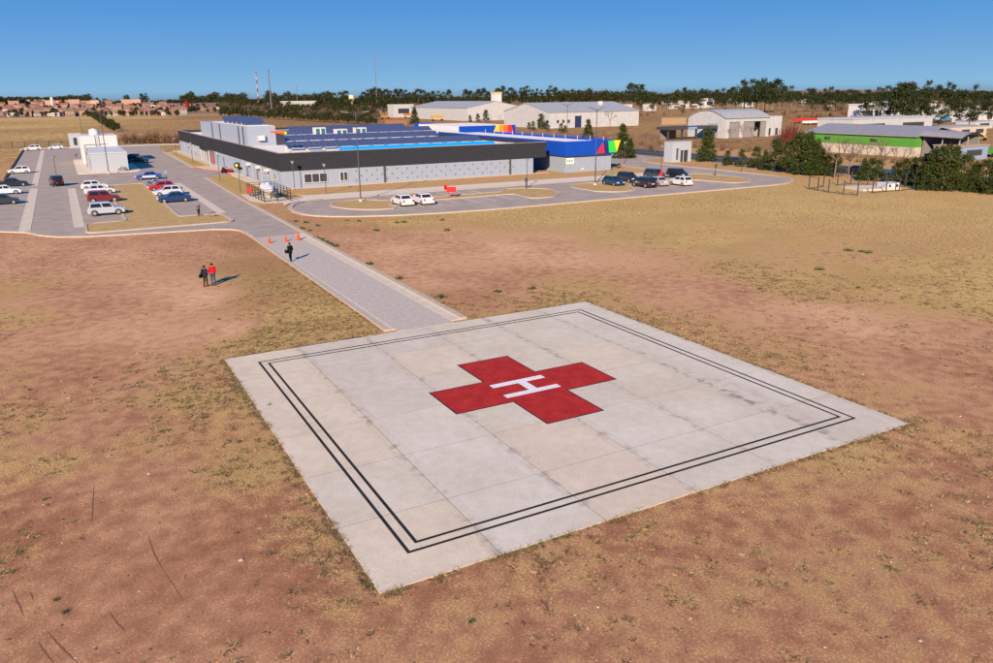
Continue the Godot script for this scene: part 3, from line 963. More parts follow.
	# ---------------------------------------------------------- rear wing
	var w2 := thing("rear_wing", "rear wing with white roof and blue fascia ending in yellow orange red", "building")
	g = Geo.new()
	g.bx(76.5, 92.0, 0, 4.0, -196, -161.0)
	part("wall", g, flat("white_wall", Color(0.46, 0.475, 0.50), 0.8), w2)
	g = Geo.new()
	g.bx(75.3, 92.6, 3.9, 6.5, -160.9, -160.5)
	part("fascia", g, blue, w2)
	g = Geo.new()
	g.bx(75.3, 75.6, 3.9, 6.5, -188.0, -161.0)
	part("white_fascia", g, flat("white_wall", Color.WHITE), w2)
	g = Geo.new()
	g.bx(75.3, 80.0, 3.9, 6.7, -191.5, -188.2)
	part("blue_block", g, blue, w2)
	g = Geo.new()
	g.prism(rect(75.7, 92.5, -188, -161.0), 6.3, 6.45, true)
	part("roof", g, mottled("white_roof", Color.WHITE, Color.WHITE, 1), w2)
	var cols := [Color(0.75, 0.5, 0.02), Color(0.75, 0.22, 0.01), Color(0.72, 0.12, 0.01), Color(0.62, 0.02, 0.01)]
	for i in 4:
		g = Geo.new()
		var xs := 86.0 + i * 1.35
		var lean := 0.5 if i == 0 else (-0.5 if i == 3 else 0.0)
		var r0 := [Vector3(xs - (0.7 if i == 0 else 0.0), 3.92, -160.4), Vector3(xs + 1.33 + (0.7 if i == 3 else 0.0), 3.92, -160.4), Vector3(xs + 1.33 - (0.4 if i == 3 else 0.0), 6.55, -160.4), Vector3(xs + (0.4 if i == 0 else 0.0), 6.55, -160.4)]
		var r1 := []
		for p in r0: r1.append(p + Vector3(0, 0, 0.12))
		g.loft([r0, r1])
		part("coloured_plate", g, flat("plate_%d" % i, cols[i], 0.5), w2)

# ------------------------------------------------------------------ utility building beside the car park
func build_utility_building() -> void:
	var u := thing("utility_building", "white flat roofed utility building with a water tank on top", "building", Vector3(-10.4, 0.14, -149.5))
	var wm := flat("bright_wall", Color(0.32, 0.355, 0.415), 0.85)
	var g := Geo.new()
	g.bx(-3.4, 3.4, 0, 3.55, -25, 0)
	part("front_block", g, wm, u)
	g = Geo.new()
	g.bx(-3.5, 3.5, 3.55, 3.72, -25, 0.1)
	part("parapet", g, flat("white_wall", Color.WHITE), u)
	g = Geo.new()
	g.bx(-4.3, 3.4, 0, 6.2, -38, -25.01)
	part("rear_block", g, flat("white_wall", Color.WHITE), u)
	g = Geo.new()
	g.cyl(Vector3(-1.0, 6.2, -30), Vector3(-1.0, 7.4, -30), 1.15, 1.1, 18)
	g.cyl(Vector3(-1.0, 7.4, -30), Vector3(-1.0, 7.65, -30), 1.1, 0.4, 18)
	part("water_tank", g, flat("tank_white", Color(0.52, 0.53, 0.56), 0.4), u)
	g = Geo.new()
	for x in [-1.2, -0.4]:
		g.cyl(Vector3(x, 3.7, -24.9), Vector3(x, 6.6, -24.9), 0.04, 0.04, 5)
	for i in 7: g.cyl(Vector3(-1.2, 3.9 + i * 0.4, -24.9), Vector3(-0.4, 3.9 + i * 0.4, -24.9), 0.025, 0.025, 4)
	part("ladder", g, flat("steel_dark", Color(0.2, 0.2, 0.21), 0.5), u)
	g = Geo.new()
	g.cyl(Vector3(-3.7, 0, -20), Vector3(-3.7, 4.4, -20), 0.12, 0.12, 8)
	g.cyl(Vector3(-3.7, 4.4, -20), Vector3(1.0, 4.4, -22), 0.1, 0.1, 8)
	g.cyl(Vector3(-3.9, 2.2, -12), Vector3(-3.5, 4.2, -9), 0.08, 0.08, 8)
	g.cyl(Vector3(-3.9, 0, -12), Vector3(-3.9, 2.2, -12), 0.08, 0.08, 8)
	part("pipework", g, flat("steel_dark", Color.BLACK), u)
	g = Geo.new()
	g.bx(-3.46, -3.402, 0.02, 2.2, -7.5, -5.5)
	part("door", g, flat("door_grey", Color.BLACK), u)
	var v := thing("control_cabin", "small white cabin with a narrow dark window behind the utility building", "cabin", G(76.5, 147.5))
	g = Geo.new()
	g.bx(-1.7, 1.7, 0, 4.1, -2.6, 0)
	part("wall", g, flat("bright_wall", Color.WHITE), v)
	g = Geo.new()
	g.bx(-0.5, 0.5, 0.7, 3.0, 0.002, 0.05)
	part("window", g, flat("pane", Color.BLACK), v)
	g = Geo.new()
	g.bx(-1.85, 1.85, 4.1, 4.3, -2.75, 0.15)
	part("roof", g, flat("rack", Color.BLACK), v)

func build_gatehouse() -> void:
	var o := thing("gatehouse", "small pale gatehouse with dark glazed door at the entrance road", "building", Vector3(98.7, 0, -99.6))
	var g := Geo.new()
	var x0 := -2.6
	g.bx(x0, x0 + 1.2, 0, 4.2, -2.6, 0)
	g.bx(x0 + 2.0, x0 + 2.4, 0, 4.2, -2.6, 0)
	g.bx(x0 + 4.6, x0 + 5.4, 0, 4.2, -2.6, 0)
	g.bx(x0 + 1.2, x0 + 2.0, 2.9, 4.2, -2.6, 0)
	g.bx(x0 + 2.4, x0 + 4.6, 2.5, 4.2, -2.6, 0)
	g.bx(x0 + 1.2, x0 + 2.0, 0, 0.5, -2.6, 0)
	g.bx(x0 - 0.05, x0 + 5.45, 4.2, 4.35, -2.65, 0.05)
	part("wall", g, flat("bright_wall", Color.WHITE), o)
	g = Geo.new()
	g.bx(x0 + 1.2, x0 + 2.0, 0.5, 2.9, -0.5, -0.4)
	part("window", g, flat("pane", Color.BLACK), o)
	g = Geo.new()
	g.bx(x0 + 2.4, x0 + 3.45, 0, 2.5, -0.5, -0.4)
	g.bx(x0 + 3.55, x0 + 4.6, 0, 2.5, -0.3, -0.2)
	part("door", g, flat("pane", Color.BLACK), o)
	g = Geo.new()
	g.bx(x0 + 3.1, x0 + 3.2, 0, 2.5, 0.01, 0.1)
	part("post", g, flat("white_wall", Color.WHITE), o)

# ------------------------------------------------------------------ sheds and works beyond the highway
func gable(called: String, label: String, x0: float, x1: float, z0: float, z1: float, eave: float, ridge: float, along_x: bool, wall: Material, roof: Material, arch: bool = false) -> Node3D:
	var o := thing(called, label, "warehouse", Vector3((x0 + x1) / 2, 0, (z0 + z1) / 2))
	var hx := absf(x1 - x0) / 2
	var hz := absf(z1 - z0) / 2
	var across := hz if along_x else hx
	var long := hx if along_x else hz
	var prof := []
	var steps := 10 if arch else 2
	for i in steps + 1:
		var t := float(i) / steps * 2 - 1
		var y := eave + (ridge - eave) * (1 - t * t if arch else 1 - absf(t))
		prof.append(Vector2(t * across, y))
	var at := func(u: float, y: float, l: float) -> Vector3: return Vector3(l, y, u) if along_x else Vector3(u, y, l)
	var g := Geo.new()
	g.bx(-hx, hx, 0, eave, -hz, hz)
	for e in [-1.0, 1.0]:
		for i in steps:
			g.quad(at.call(prof[i].x, eave, e * long), at.call(prof[i + 1].x, eave, e * long), at.call(prof[i + 1].x, prof[i + 1].y, e * long), at.call(prof[i].x, prof[i].y, e * long), at.call(0, 0, e))
	part("wall", g, wall, o)
	g = Geo.new()
	for i in steps:
		var a: Vector2 = prof[i]
		var b: Vector2 = prof[i + 1]
		if i == 0: a += (a - b).normalized() * 0.4
		if i == steps - 1: b += (b - a).normalized() * 0.4
		var l := long + 0.3
		var r0 := [at.call(a.x, a.y + 0.05, -l), at.call(b.x, b.y + 0.05, -l), at.call(b.x, b.y + 0.25, -l), at.call(a.x, a.y + 0.25, -l)]
		var r1 := [at.call(a.x, a.y + 0.05, l), at.call(b.x, b.y + 0.05, l), at.call(b.x, b.y + 0.25, l), at.call(a.x, a.y + 0.25, l)]
		g.loft([r0, r1])
	part("roof", g, roof, o)
	return o
func opening(o: Node3D, called: String, u0: float, u1: float, y0: float, y1: float, face: String, m: Material) -> void:   # panel in a face of a shed, in world metres along the face
	var g := Geo.new()
	if face == "front": g.bx(u0 - o.position.x, u1 - o.position.x, y0, y1, 0.0, 0.08)
	else: g.bx(-0.08, 0.0, y0, y1, u0 - o.position.z, u1 - o.position.z)
	part(called, g, m, o)
func block(called: String, label: String, cat: String, pl: float, pr: float, pb: float, pt: float, depth: float, m: Material, roof: Material, group: String = "", windows: int = 0) -> Node3D:
	var p := G(pl, pb)
	var x1 := on_z(pr, pb, p.z).x
	var h := tall(p, pt)
	var o := thing(called, label, cat, Vector3((p.x + x1) / 2, 0, p.z - depth / 2), 0, group)
	var hx := absf(x1 - p.x) / 2
	var g := Geo.new()
	g.bx(-hx, hx, 0, h * 0.94, -depth / 2, depth / 2)
	part("wall", g, m, o)
	g = Geo.new()
	g.bx(-hx - 0.2, hx + 0.2, h * 0.94, h, -depth / 2 - 0.2, depth / 2 + 0.2)
	part("roof", g, roof, o)
	for i in windows:
		g = Geo.new()
		var x := lerpf(-hx, hx, (i + 0.5) / windows)
		var w := hx / windows * 0.55
		g.bx(x - w, x + w, h * 0.3, h * 0.68, depth / 2, depth / 2 + 0.06)
		part("window", g, flat("pane", Color.BLACK), o)
	return o
func build_industry() -> void:
	var white := mottled("shed_white", Color(0.33, 0.345, 0.37), Color(0.42, 0.44, 0.465), 14.0, 0.6, 0.1, 61)
	var grey := mottled("shed_grey", Color(0.27, 0.28, 0.28), Color(0.34, 0.35, 0.36), 14.0, 0.5, 0.1, 62)
	var pale := flat("white_wall", Color.WHITE)
	var pane: Material = mats["pane"]
	var o := gable("warehouse", "white metal warehouse with wide grey gable roof and dark side door", 175.7, 227.0, -315, -274, 7.0, 10.9, true, white, grey)
	opening(o, "door", -283, -279, 0, 4, "side", pane)
	o.get_node("door").position = Vector3(-25.65, 0, 0)
	for x in [180.0, 183.0, 186.0]:
		opening(o, "window", x, x + 1.2, 2.2, 3.6, "front", pane)
	opening(o, "door", 190.0, 193.5, 0, 5.2, "front", flat("navy_door", Color(0.02, 0.03, 0.09), 0.6))
	for ch in o.get_children():
		if ch.name.begins_with("window") or (ch.name.begins_with("door") and ch.name != "door"): ch.position.z = 20.5
	var vg := Geo.new()
	vg.bx(12, 13.5, 9.6, 11.4, 6, 7.5)
	part("roof_vent", vg, pale, o)
	o = gable("warehouse", "large white warehouse with low gable end beside white tank tower", 201.0, 241.0, -494, -406, 7.6, 11.2, false, white, grey)
	for x in [215.0, 222.0, 228.0]:
		opening(o, "door", x, x + 3.0, 0, 3.6, "front", flat("shed_door", Color(0.33, 0.34, 0.36), 0.6))
	for ch in o.get_children():
		if ch.name.begins_with("door"): ch.position.z = 44.0
	# tank tower
	var t := thing("tank_tower", "tall white tank tower with yellow rim by the warehouse", "tower", Vector3(240, 0, -440))
	var g := Geo.new()
	g.bx(-2.6, 2.6, 0, 16.0, -2.6, 2.6)
	part("shaft", g, pale, t)
	g = Geo.new()
	g.bx(-2.8, 2.8, 16.0, 16.9, -2.8, 2.8)
	part("rim", g, flat("yellow_rim", Color(0.55, 0.38, 0.05), 0.6), t)
	# arched hangar
	o = thing("hangar", "white arched hangar with open side bays beside the highway", "hangar", Vector3(184, 0, -172))
	var arch := []
	for i in 11:
		var at := i / 5.0 - 1.0
		arch.append(Vector2(at * 9.0, 6.3 + 2.6 * (1.0 - at * at)))
	g = Geo.new()
	g.bx(-10, 10, 0, 6.3, -9, -8.8)                 # back
	for q in [[-10.0, -8.4, 0.0, 6.3], [-3.6, -2.0, 0.0, 6.3], [8.6, 10.0, 0.0, 6.3], [-8.4, -3.6, 5.2, 6.3], [-2.0, 8.6, 5.2, 6.3]]:
		g.bx(q[0], q[1], q[2], q[3], 8.8, 9)        # front, round the two bays
	for e in [-10.0, 9.8]:
		g.bx(e, e + 0.2, 0, 6.3, -8.8, 8.8)
		for i in 10:
			for f in [0.0, 0.2]:
				g.quad(Vector3(e + f, 6.3, arch[i].x), Vector3(e + f, 6.3, arch[i + 1].x), Vector3(e + f, arch[i + 1].y, arch[i + 1].x), Vector3(e + f, arch[i].y, arch[i].x), Vector3(-1 if f == 0.0 else 1, 0, 0))
	part("wall", g, white, o)
	g = Geo.new()
	for i in 10:
		var pa: Vector2 = arch[i]
		var pb: Vector2 = arch[i + 1]
		if i == 0: pa.x -= 0.4
		if i == 9: pb.x += 0.4
		g.loft([[Vector3(-10.4, pa.y + 0.03, pa.x), Vector3(-10.4, pb.y + 0.03, pb.x), Vector3(-10.4, pb.y + 0.2, pb.x), Vector3(-10.4, pa.y + 0.2, pa.x)], [Vector3(10.4, pa.y + 0.03, pa.x), Vector3(10.4, pb.y + 0.03, pb.x), Vector3(10.4, pb.y + 0.2, pb.x), Vector3(10.4, pa.y + 0.2, pa.x)]])
	part("roof", g, grey, o)
	for q in [[-8.4, -3.6], [-2.0, 3.4], [6.2, 8.6]]:   # sheet metal doors, one gap left open
		g = Geo.new()
		g.bx(q[0], q[1], 0.05, 5.18, 8.6, 8.7)
		part("bay_door", g, mottled("bay_door", Color(0.17, 0.17, 0.18), Color(0.24, 0.235, 0.24), 5.0, 0.9, 0.2, 63), o)
	g = Geo.new()
	g.bx(-10.08, -10.0, 0, 4.6, 1.0, 5.5)
	part("sliding_door", g, flat("shed_door_blue", Color(0.22, 0.24, 0.30), 0.6), o)
	g = Geo.new()
	g.bx(10.02, 19.4, 0, 6.6, -6, 6)
	part("annex", g, white, o)
	g = Geo.new()
	for x in [13.0, 16.5]: g.bx(x, x + 1.2, 0.2, 2.6, 6.0, 6.06)
	part("annex_door", g, pane, o)
	# green shed
	o = thing("green_shed", "long low shed with bright green upper wall and grey roof", "shed", Vector3(147.7, 0, -93.0))
	g = Geo.new()
	g.bx(0, 17, 0, 2.25, -15, 14.5)
	part("wall", g, mottled("cream_wall", Color(0.38, 0.345, 0.29), Color(0.46, 0.42, 0.36), 6.0, 0.85, 0.15, 64), o)
	g = Geo.new()
	g.bx(-0.06, 17.06, 2.25, 4.45, -15.05, 14.55)
	part("green_band", g, mottled("green_band", Color(0.06, 0.22, 0.03), Color(0.08, 0.27, 0.04), 4.0, 0.6, 0.1, 65), o)
	g = Geo.new()
	var ra := []
	var rb := []
	for q in [[-0.5, 4.46], [8.0, 6.3], [17.5, 4.46], [17.5, 4.7], [8.0, 6.6], [-0.5, 4.7]]:
		ra.append(Vector3(q[0], q[1], -15.6)); rb.append(Vector3(q[0], q[1], 15.0))
	g.loft([ra, rb])
	part("roof", g, mottled("shed_roof2", Color(0.20, 0.195, 0.205), Color(0.26, 0.255, 0.265), 9.0, 0.5, 0.1, 66), o)
	for z in [-8.8, 4.0]:
		g = Geo.new()
		g.bx(-0.12, -0.062, 3.0, 3.7, z - 0.9, z + 0.9)
		part("window", g, pane, o)
	for z in [-10.0, -5.0, 0.0, 5.0, 10.0]:
		g = Geo.new()
		g.bx(-0.08, -0.002, 0, 2.24, z - 0.12, z + 0.12)
		part("pilaster", g, flat("pilaster", Color(0.36, 0.31, 0.26), 0.9), o)
	# open machine shed right of it
	o = thing("machine_shed", "open fronted machine shed with curved grey roof and dark interior", "shed", Vector3(149.0, 0, -76.5))
	g = Geo.new()
	g.bx(6.2, 6.6, 0, 4.6, -1.5, 7)
	g.bx(0.6, 6.2, 0, 4.6, -1.6, -1.2)
	part("wall", g, flat("dark_wall", Color(0.17, 0.17, 0.18), 0.9), o)
	for p in [[0.3, 6.8], [3.2, 6.8], [6.4, 7.2], [0.3, 3.0]]:
		g = Geo.new()
		g.cyl(Vector3(p[0], 0, p[1]), Vector3(p[0], 4.7, p[1]), 0.16, 0.16, 6)
		part("post", g, flat("steel_dark", Color.BLACK), o)
	g = Geo.new()
	ra = []; rb = []
	for i in 9:
		var tt := i / 8.0 * 2 - 1
		ra.append(Vector3(3.3 + tt * 4.0, 4.7 + 1.2 * (1 - tt * tt), -2.2)); rb.append(Vector3(3.3 + tt * 4.0, 4.5 + 1.0 * (1 - tt * tt), 7.8))
	for i in range(8, -1, -1):
		ra.append(ra[i] + Vector3(0, 0.2, 0)); rb.append(rb[i] + Vector3(0, 0.2, 0))
	g.loft([ra, rb], false)
	part("roof", g, mottled("shed_roof2", Color.WHITE, Color.WHITE, 1), o)
	# dark roadside canopy
	o = thing("roadside_canopy", "dark flat canopy on columns in front of the arched hangar", "canopy", Vector3(162.0, 0, -168.0))
	g = Geo.new()
	g.bx(-10.5, 10.5, 3.2, 4.1, -3, 3)
	part("roof", g, flat("canopy_dark", Color(0.05, 0.052, 0.06), 0.6), o)
	for x in [-9.8, -4.0, 2.0, 5.5, 9.8]:
		g = Geo.new()
		g.bx(x - 0.25, x + 0.25, 0, 3.2, 1.8, 2.3)
		part("column", g, flat("canopy_dark", Color.BLACK), o)
	g = Geo.new()
	g.bx(-9, -2.5, 0, 3.1, -2.9, -2.5)
	part("back_wall", g, flat("dark_wall", Color.BLACK), o)
	g = Geo.new()
	g.bx(-2.4, 1.4, 3.3, 4.0, 3.01, 3.08)
	part("blue_panel", g, flat("blue_panel", Color(0.14, 0.28, 0.5), 0.5), o)
	# other buildings of the works and suburb, at the places where their feet show
	block("white_hall", "white flat roofed hall with dark window strip beyond the dark trees", "building", 284, 317, 111, 101.2, 16, white, pale, "", 6)
	block("open_shed", "small white shed with slanted roof beside orange farm machines", "shed", 394, 414, 117.5, 104.5, 12, white, pale, "", 1)
	block("grey_shed", "grey shed with dark doorway between the two large warehouses", "shed", 511.5, 520, 119, 108, 10, grey, grey, "", 1)
	block("brick_wall", "long low brown brick boundary wall near the orange farm machines", "wall", 386, 407, 126, 119.5, 1.0, flat("brown_brick", Color(0.25, 0.13, 0.07), 0.9), flat("brown_brick", Color.BLACK))
	block("boundary_wall", "long low tan boundary wall in the brown weeds by the hangar", "wall", 662, 686, 125, 117.5, 0.6, flat("tan_wall", Color(0.30, 0.22, 0.14), 0.9), flat("tan_wall", Color.BLACK))
	block("white_block", "white three storey block half hidden by pines behind the green shed", "building", 868, 881, 123, 104, 12, pale, pale, "", 3)
	block("white_block", "wide white block with many windows behind tall pines", "building", 884, 934, 121, 101.5, 14, white, pale, "", 8)
	block("long_white_hall", "long white low hall with dark opening directly behind the green shed", "building", 851, 930, 137, 118.5, 14, white, white, "", 2)
	block("cream_shed", "long cream shed with grey roof behind the machine yard", "shed", 943, 985, 138, 127, 8, mats["cream_wall"], grey, "", 3)
	block("blue_shed", "low blue grey metal shed beside the open machine shed", "shed", 959, 986, 161, 146, 6, flat("blue_shed", Color(0.20, 0.27, 0.38), 0.5), flat("tan_roof", Color(0.36, 0.27, 0.2), 0.8), "", 1)
	for q in [[590, 602, 110, 103], [648, 656, 111, 104], [661, 672, 104.5, 99.5], [681, 689, 104.5, 100], [704, 714, 108, 98.5], [728, 737, 104, 99], [620, 632, 111, 104.5], [800, 812, 103, 98.8], [966, 978, 118, 110], [978, 990, 113, 106], [975, 992, 129, 121], [984, 993, 122, 113], [948, 958, 107, 104], [952, 964, 118, 112], [968, 980, 122.5, 116], [940, 950, 112, 107], [986, 993, 119, 112], [612, 620, 108, 103.5], [672, 680, 109, 105], [690, 699, 108.5, 104], [745, 753, 107, 102], [826, 836, 106, 101], [930, 938, 116, 109]]:
		block("white_house", "small white house among the trees beyond the highway works", "house", q[0], q[1], q[2], q[3], 8, pale if int(q[0]) % 2 == 0 else white, grey if int(q[0]) % 3 == 0 else pale, "white houses among the far trees", 1)
	for q in [[381, 390, 119, 115.5, 0], [404, 415, 118, 113.5, 1], [431, 444, 121, 115.3, 2]]:
		farm_machine(q)
	for q in [["red_trailer", "long red trailer parked behind the hangar annex", 794, 815, 123.5, 118.5, Color(0.40, 0.03, 0.02)], ["red_trailer", "short red trailer by the white hall", 841, 850, 125, 121, Color(0.45, 0.03, 0.03)], ["white_trailer", "white flat trailer behind the green shed roof", 804, 817, 125, 121, Color(0.65, 0.65, 0.65)], ["blue_white_truck", "white truck with a bright blue cargo box in the yard", 931, 947, 122.5, 116.5, Color(0.03, 0.25, 0.55)], ["green_container", "small green container in front of the cream shed", 961, 971, 140, 135.5, Color(0.03, 0.22, 0.05)], ["yellow_loader", "yellow loader parked beside the green container", 973, 982, 141, 136.5, Color(0.6, 0.3, 0.02)], ["green_machine", "green harvester beside the blue grey shed", 987, 993, 157, 148, Color(0.05, 0.25, 0.04)]]:
		truck(q)
func farm_machine(q: Array) -> void:
	var names := ["orange farm machine with a long boom by the brown wall", "orange farm machine parked before the small white shed", "yellow farm machine on tall legs before the long warehouse"]
	var p := G(q[0], q[2])
	var x1 := on_z(q[1], q[2], p.z).x
	var h := tall(p, q[3])
	var o := thing("farm_machine", names[q[4]], "farm machine", Vector3((p.x + x1) / 2, 0, p.z))
	var hx := (x1 - p.x) / 2
	var m := flat("machine_%d" % q[4], [Color(0.42, 0.16, 0.02), Color(0.42, 0.11, 0.01), Color(0.44, 0.25, 0.02)][q[4]], 0.5)
	var g := Geo.new()
	g.loft([[Vector3(-hx, h * 0.55, -1), Vector3(hx, h * 0.55, -1), Vector3(hx, h * 0.55, 1), Vector3(-hx, h * 0.55, 1)], [Vector3(-hx, h * 0.85, -1), Vector3(hx, h * 0.85, -1), Vector3(hx, h * 0.85, 1), Vector3(-hx, h * 0.85, 1)], [Vector3(-hx * 0.7, h, -0.6), Vector3(hx * 0.5, h, -0.6), Vector3(hx * 0.5, h, 0.6), Vector3(-hx * 0.7, h, 0.6)]])
	part("hopper", g, m, o)
	for s in [-0.7, 0.7]:
		for z in [-0.8, 0.8]:
			g = Geo.new()
			g.cyl(Vector3(s * hx, 0.4, z), Vector3(s * hx, h * 0.56, z), 0.12, 0.12, 5)
			part("leg", g, flat("pale_metal", Color.BLACK), o)
			g = Geo.new()
			g.cyl(Vector3(s * hx, 0.5, z - 0.15), Vector3(s * hx, 0.5, z + 0.15), 0.5, 0.5, 10)
			part("wheel", g, flat("tyre", Color(0.02, 0.02, 0.02), 0.9), o)
func truck(q: Array) -> void:
	var p := G(q[2], q[4])
	var x1 := on_z(q[3], q[4], p.z).x
	var h := tall(p, q[5])
	var o := thing(q[0], q[1], q[0].split("_")[-1], Vector3((p.x + x1) / 2, 0, p.z))
	var hx := (x1 - p.x) / 2
	var is_truck: bool = q[0] == "blue_white_truck"
	var g := Geo.new()
	g.bx(-hx * (0.2 if is_truck else 1.0), hx, 0.9, h, -1.2, 1.2)
	part("cargo_box", g, flat(q[0], q[6], 0.5), o)
	if is_truck:
		g = Geo.new()
		g.loft([[Vector3(-hx, 0.7, -1.2), Vector3(-hx * 0.22, 0.7, -1.2), Vector3(-hx * 0.22, 0.7, 1.2), Vector3(-hx, 0.7, 1.2)], [Vector3(-hx * 0.85, h * 0.9, -1.1), Vector3(-hx * 0.22, h * 0.9, -1.1), Vector3(-hx * 0.22, h * 0.9, 1.1), Vector3(-hx * 0.85, h * 0.9, 1.1)]])
		part("cab", g, flat("white_wall", Color.WHITE), o)
	g = Geo.new()
	g.bx(-hx, hx, 0.6, 0.88, -1.0, 1.0)
	part("chassis", g, flat("dark_wall", Color.BLACK), o)
	for s in [-0.7, 0.6, 0.85]:
		for z in [-1.0, 1.0]:
			g = Geo.new()
			g.cyl(Vector3(s * hx, 0.5, z - 0.15), Vector3(s * hx, 0.5, z + 0.15), 0.5, 0.5, 10)
			part("wheel", g, flat("tyre", Color.BLACK), o)

# ------------------------------------------------------------------ town and towers on the left horizon
func house_proto(wall: Color, roof: Color, flat_roof: bool, key: String, w: float, d: float, h: float) -> Node3D:
	var o := Node3D.new()
	var g := Geo.new()
	g.bx(-w / 2, w / 2, 0, h, -d / 2, d / 2)
	part_m("wall", g.mesh(), flat("town_wall_" + key, wall, 0.9), o)
	g = Geo.new()
	if flat_roof:
		g.bx(-w / 2 - 0.2, w / 2 + 0.2, h, h + 0.35, -d / 2 - 0.2, d / 2 + 0.2)
	else:
		var a := [Vector3(-w / 2 - 0.4, h, d / 2 + 0.5), Vector3(-w / 2 - 0.4, h, -d / 2 - 0.5), Vector3(-w / 2 - 0.4, h + 2.0, 0)]
		var b := []
		for p in a: b.append(Vector3(-p.x, p.y, p.z))
		g.loft([a, b])
	part_m("roof", g.mesh(), flat("town_roof_" + key, roof, 0.9), o)
	for i in 3:
		g = Geo.new()
		var x := (i - 1) * w * 0.3
		if i == 1: g.bx(x - 0.5, x + 0.5, 0, 2.1, d / 2, d / 2 + 0.06)
		else: g.bx(x - 0.6, x + 0.6, 1.0, 2.2, d / 2, d / 2 + 0.06)
		part_m("door" if i == 1 else "window", g.mesh(), flat("pane", Color.BLACK), o)
	return o
const RISE_Z := -830.0
const RISE := 0.013
func GS(px: float, py: float) -> Vector3:   # on the gentle rise that carries the town
	var d := ray(px, py)
	var t := (RISE * (RISE_Z - CAM_POS.z) - CAM_POS.y) / (d.y + RISE * d.z)
	return CAM_POS + d * t
func build_town() -> void:
	var hill := Geo.new()
	hill.quad(Vector3(-500, -0.05, RISE_Z), Vector3(330, -0.05, RISE_Z), Vector3(330, RISE * 700 - 0.05, RISE_Z - 700), Vector3(-500, RISE * 700 - 0.05, RISE_Z - 700), Vector3.UP)
	hill.quad(Vector3(330, -0.05, RISE_Z), Vector3(420, -0.1, RISE_Z), Vector3(420, -0.1, RISE_Z - 700), Vector3(330, RISE * 700 - 0.05, RISE_Z - 700), Vector3.UP)
	hill.quad(Vector3(-500, RISE * 700 - 0.05, RISE_Z - 700), Vector3(330, RISE * 700 - 0.05, RISE_Z - 700), Vector3(330, -0.1, RISE_Z - 1100), Vector3(-500, -0.1, RISE_Z - 1100), Vector3.UP)
	struct("town_rise", hill, mottled("hill", Color(0.20, 0.125, 0.085), Color(0.27, 0.17, 0.12), 900.0, 1.0, 0.0, 41))
	var protos := [
		[house_proto(Color(0.36, 0.31, 0.28), Color(0.22, 0.11, 0.08), false, "a", 9, 8, 3.2), "cream town house with red tiled roof beyond the field"],
		[house_proto(Color(0.40, 0.39, 0.385), Color(0.28, 0.26, 0.25), true, "b", 8, 8, 3.6), "white flat roofed town house beyond the field"],
		[house_proto(Color(0.25, 0.18, 0.15), Color(0.22, 0.12, 0.09), false, "c", 10, 9, 6.2), "tan two storey town house with dark red roof beyond the field"],
		[house_proto(Color(0.23, 0.15, 0.11), Color(0.24, 0.12, 0.085), false, "d", 9, 8, 3.2), "brown brick town house beyond the field"],
		[house_proto(Color(0.40, 0.245, 0.205), Color(0.38, 0.225, 0.19), true, "e", 16, 10, 8.5), "large pink housing block at the back of the town"]]
	var r := RandomNumberGenerator.new()
	r.seed = 77
	var rows := [[116.6, 0.0, 186.0, 7.0, false], [114.8, -2.0, 196.0, 6.4, false], [113.0, 0.0, 215.0, 6.2, false], [111.2, 4.0, 220.0, 6.2, false], [109.4, 4.0, 190.0, 6.4, false], [107.6, 4.0, 175.0, 7.0, false], [105.8, 8.0, 152.0, 10.0, true]]
	for row in rows:
		var x: float = row[1]
		while x < row[2]:
			var k: int = 4 if row[4] and r.randf() < 0.6 else [0, 1, 1, 2, 3, 0, 1, 2][r.randi() % 8]
			var p := GS(x + r.randf_range(-2, 2), row[0] + r.randf_range(-0.5, 0.5) - x * 0.008)
			if r.randf() < 0.9:
				copy(protos[k][0], "town_house", p, r.randf_range(-0.5, 0.3), r.randf_range(0.65, 0.95) * (1.0 if row[0] > 107 else 1.1), protos[k][1], "house", "houses of the town")
			x += row[3] * r.randf_range(0.7, 1.2)
	for q in protos: q[0].free()
	# small towers in the town
	for q in [["white_silo", "slim white tower rising over the town", 53.5, 108, 96.8, Color(0.42, 0.42, 0.41), 2.2], ["red_tower", "dark red tower at the town's right end", 188, 110.5, 101, Color(0.20, 0.01, 0.02), 2.2], ["red_tower", "red mast block in the middle of the town", 61, 108, 101, Color(0.26, 0.03, 0.025), 2.0]]:
		var p := GS(q[2], q[3])
		var h := tall(p, q[4])
		var o := thing(q[0], q[1], "tower", p)
		var g := Geo.new()
		g.cyl(Vector3.ZERO, Vector3(0, h * 0.93, 0), q[6], q[6], 10)
		part("shaft", g, flat(q[0] + str(q[2]), q[5], 0.7), o)
		g = Geo.new()
		g.cyl(Vector3(0, h * 0.93, 0), Vector3(0, h, 0), q[6] * 1.15, q[6] * 0.8, 10)
		part("cap", g, flat(q[0] + str(q[2]), q[5], 0.7), o)
	# water tower
	var wp := G(352.5, 112)
	var wh := tall(wp, 95.0)
	var w := thing("water_tower", "cream cone shaped water tower above the dark trees", "tower", wp)
	var g2 := Geo.new()
	g2.cyl(Vector3.ZERO, Vector3(0, wh * 0.55, 0), 1.3, 1.3, 10)
	part("stem", g2, flat("cream_tower", Color(0.6, 0.5, 0.36), 0.8), w)
	g2 = Geo.new()
	g2.cyl(Vector3(0, wh * 0.5, 0), Vector3(0, wh * 0.72, 0), 1.3, 3.0, 12)
	g2.cyl(Vector3(0, wh * 0.72, 0), Vector3(0, wh, 0), 3.0, 3.0, 12)
	part("tank", g2, flat("cream_tower", Color.BLACK), w)
	# lattice masts
	mast("red and white lattice mast with dish antennas on top", G(259.5, 109), 71.5, 1.5, true, true)
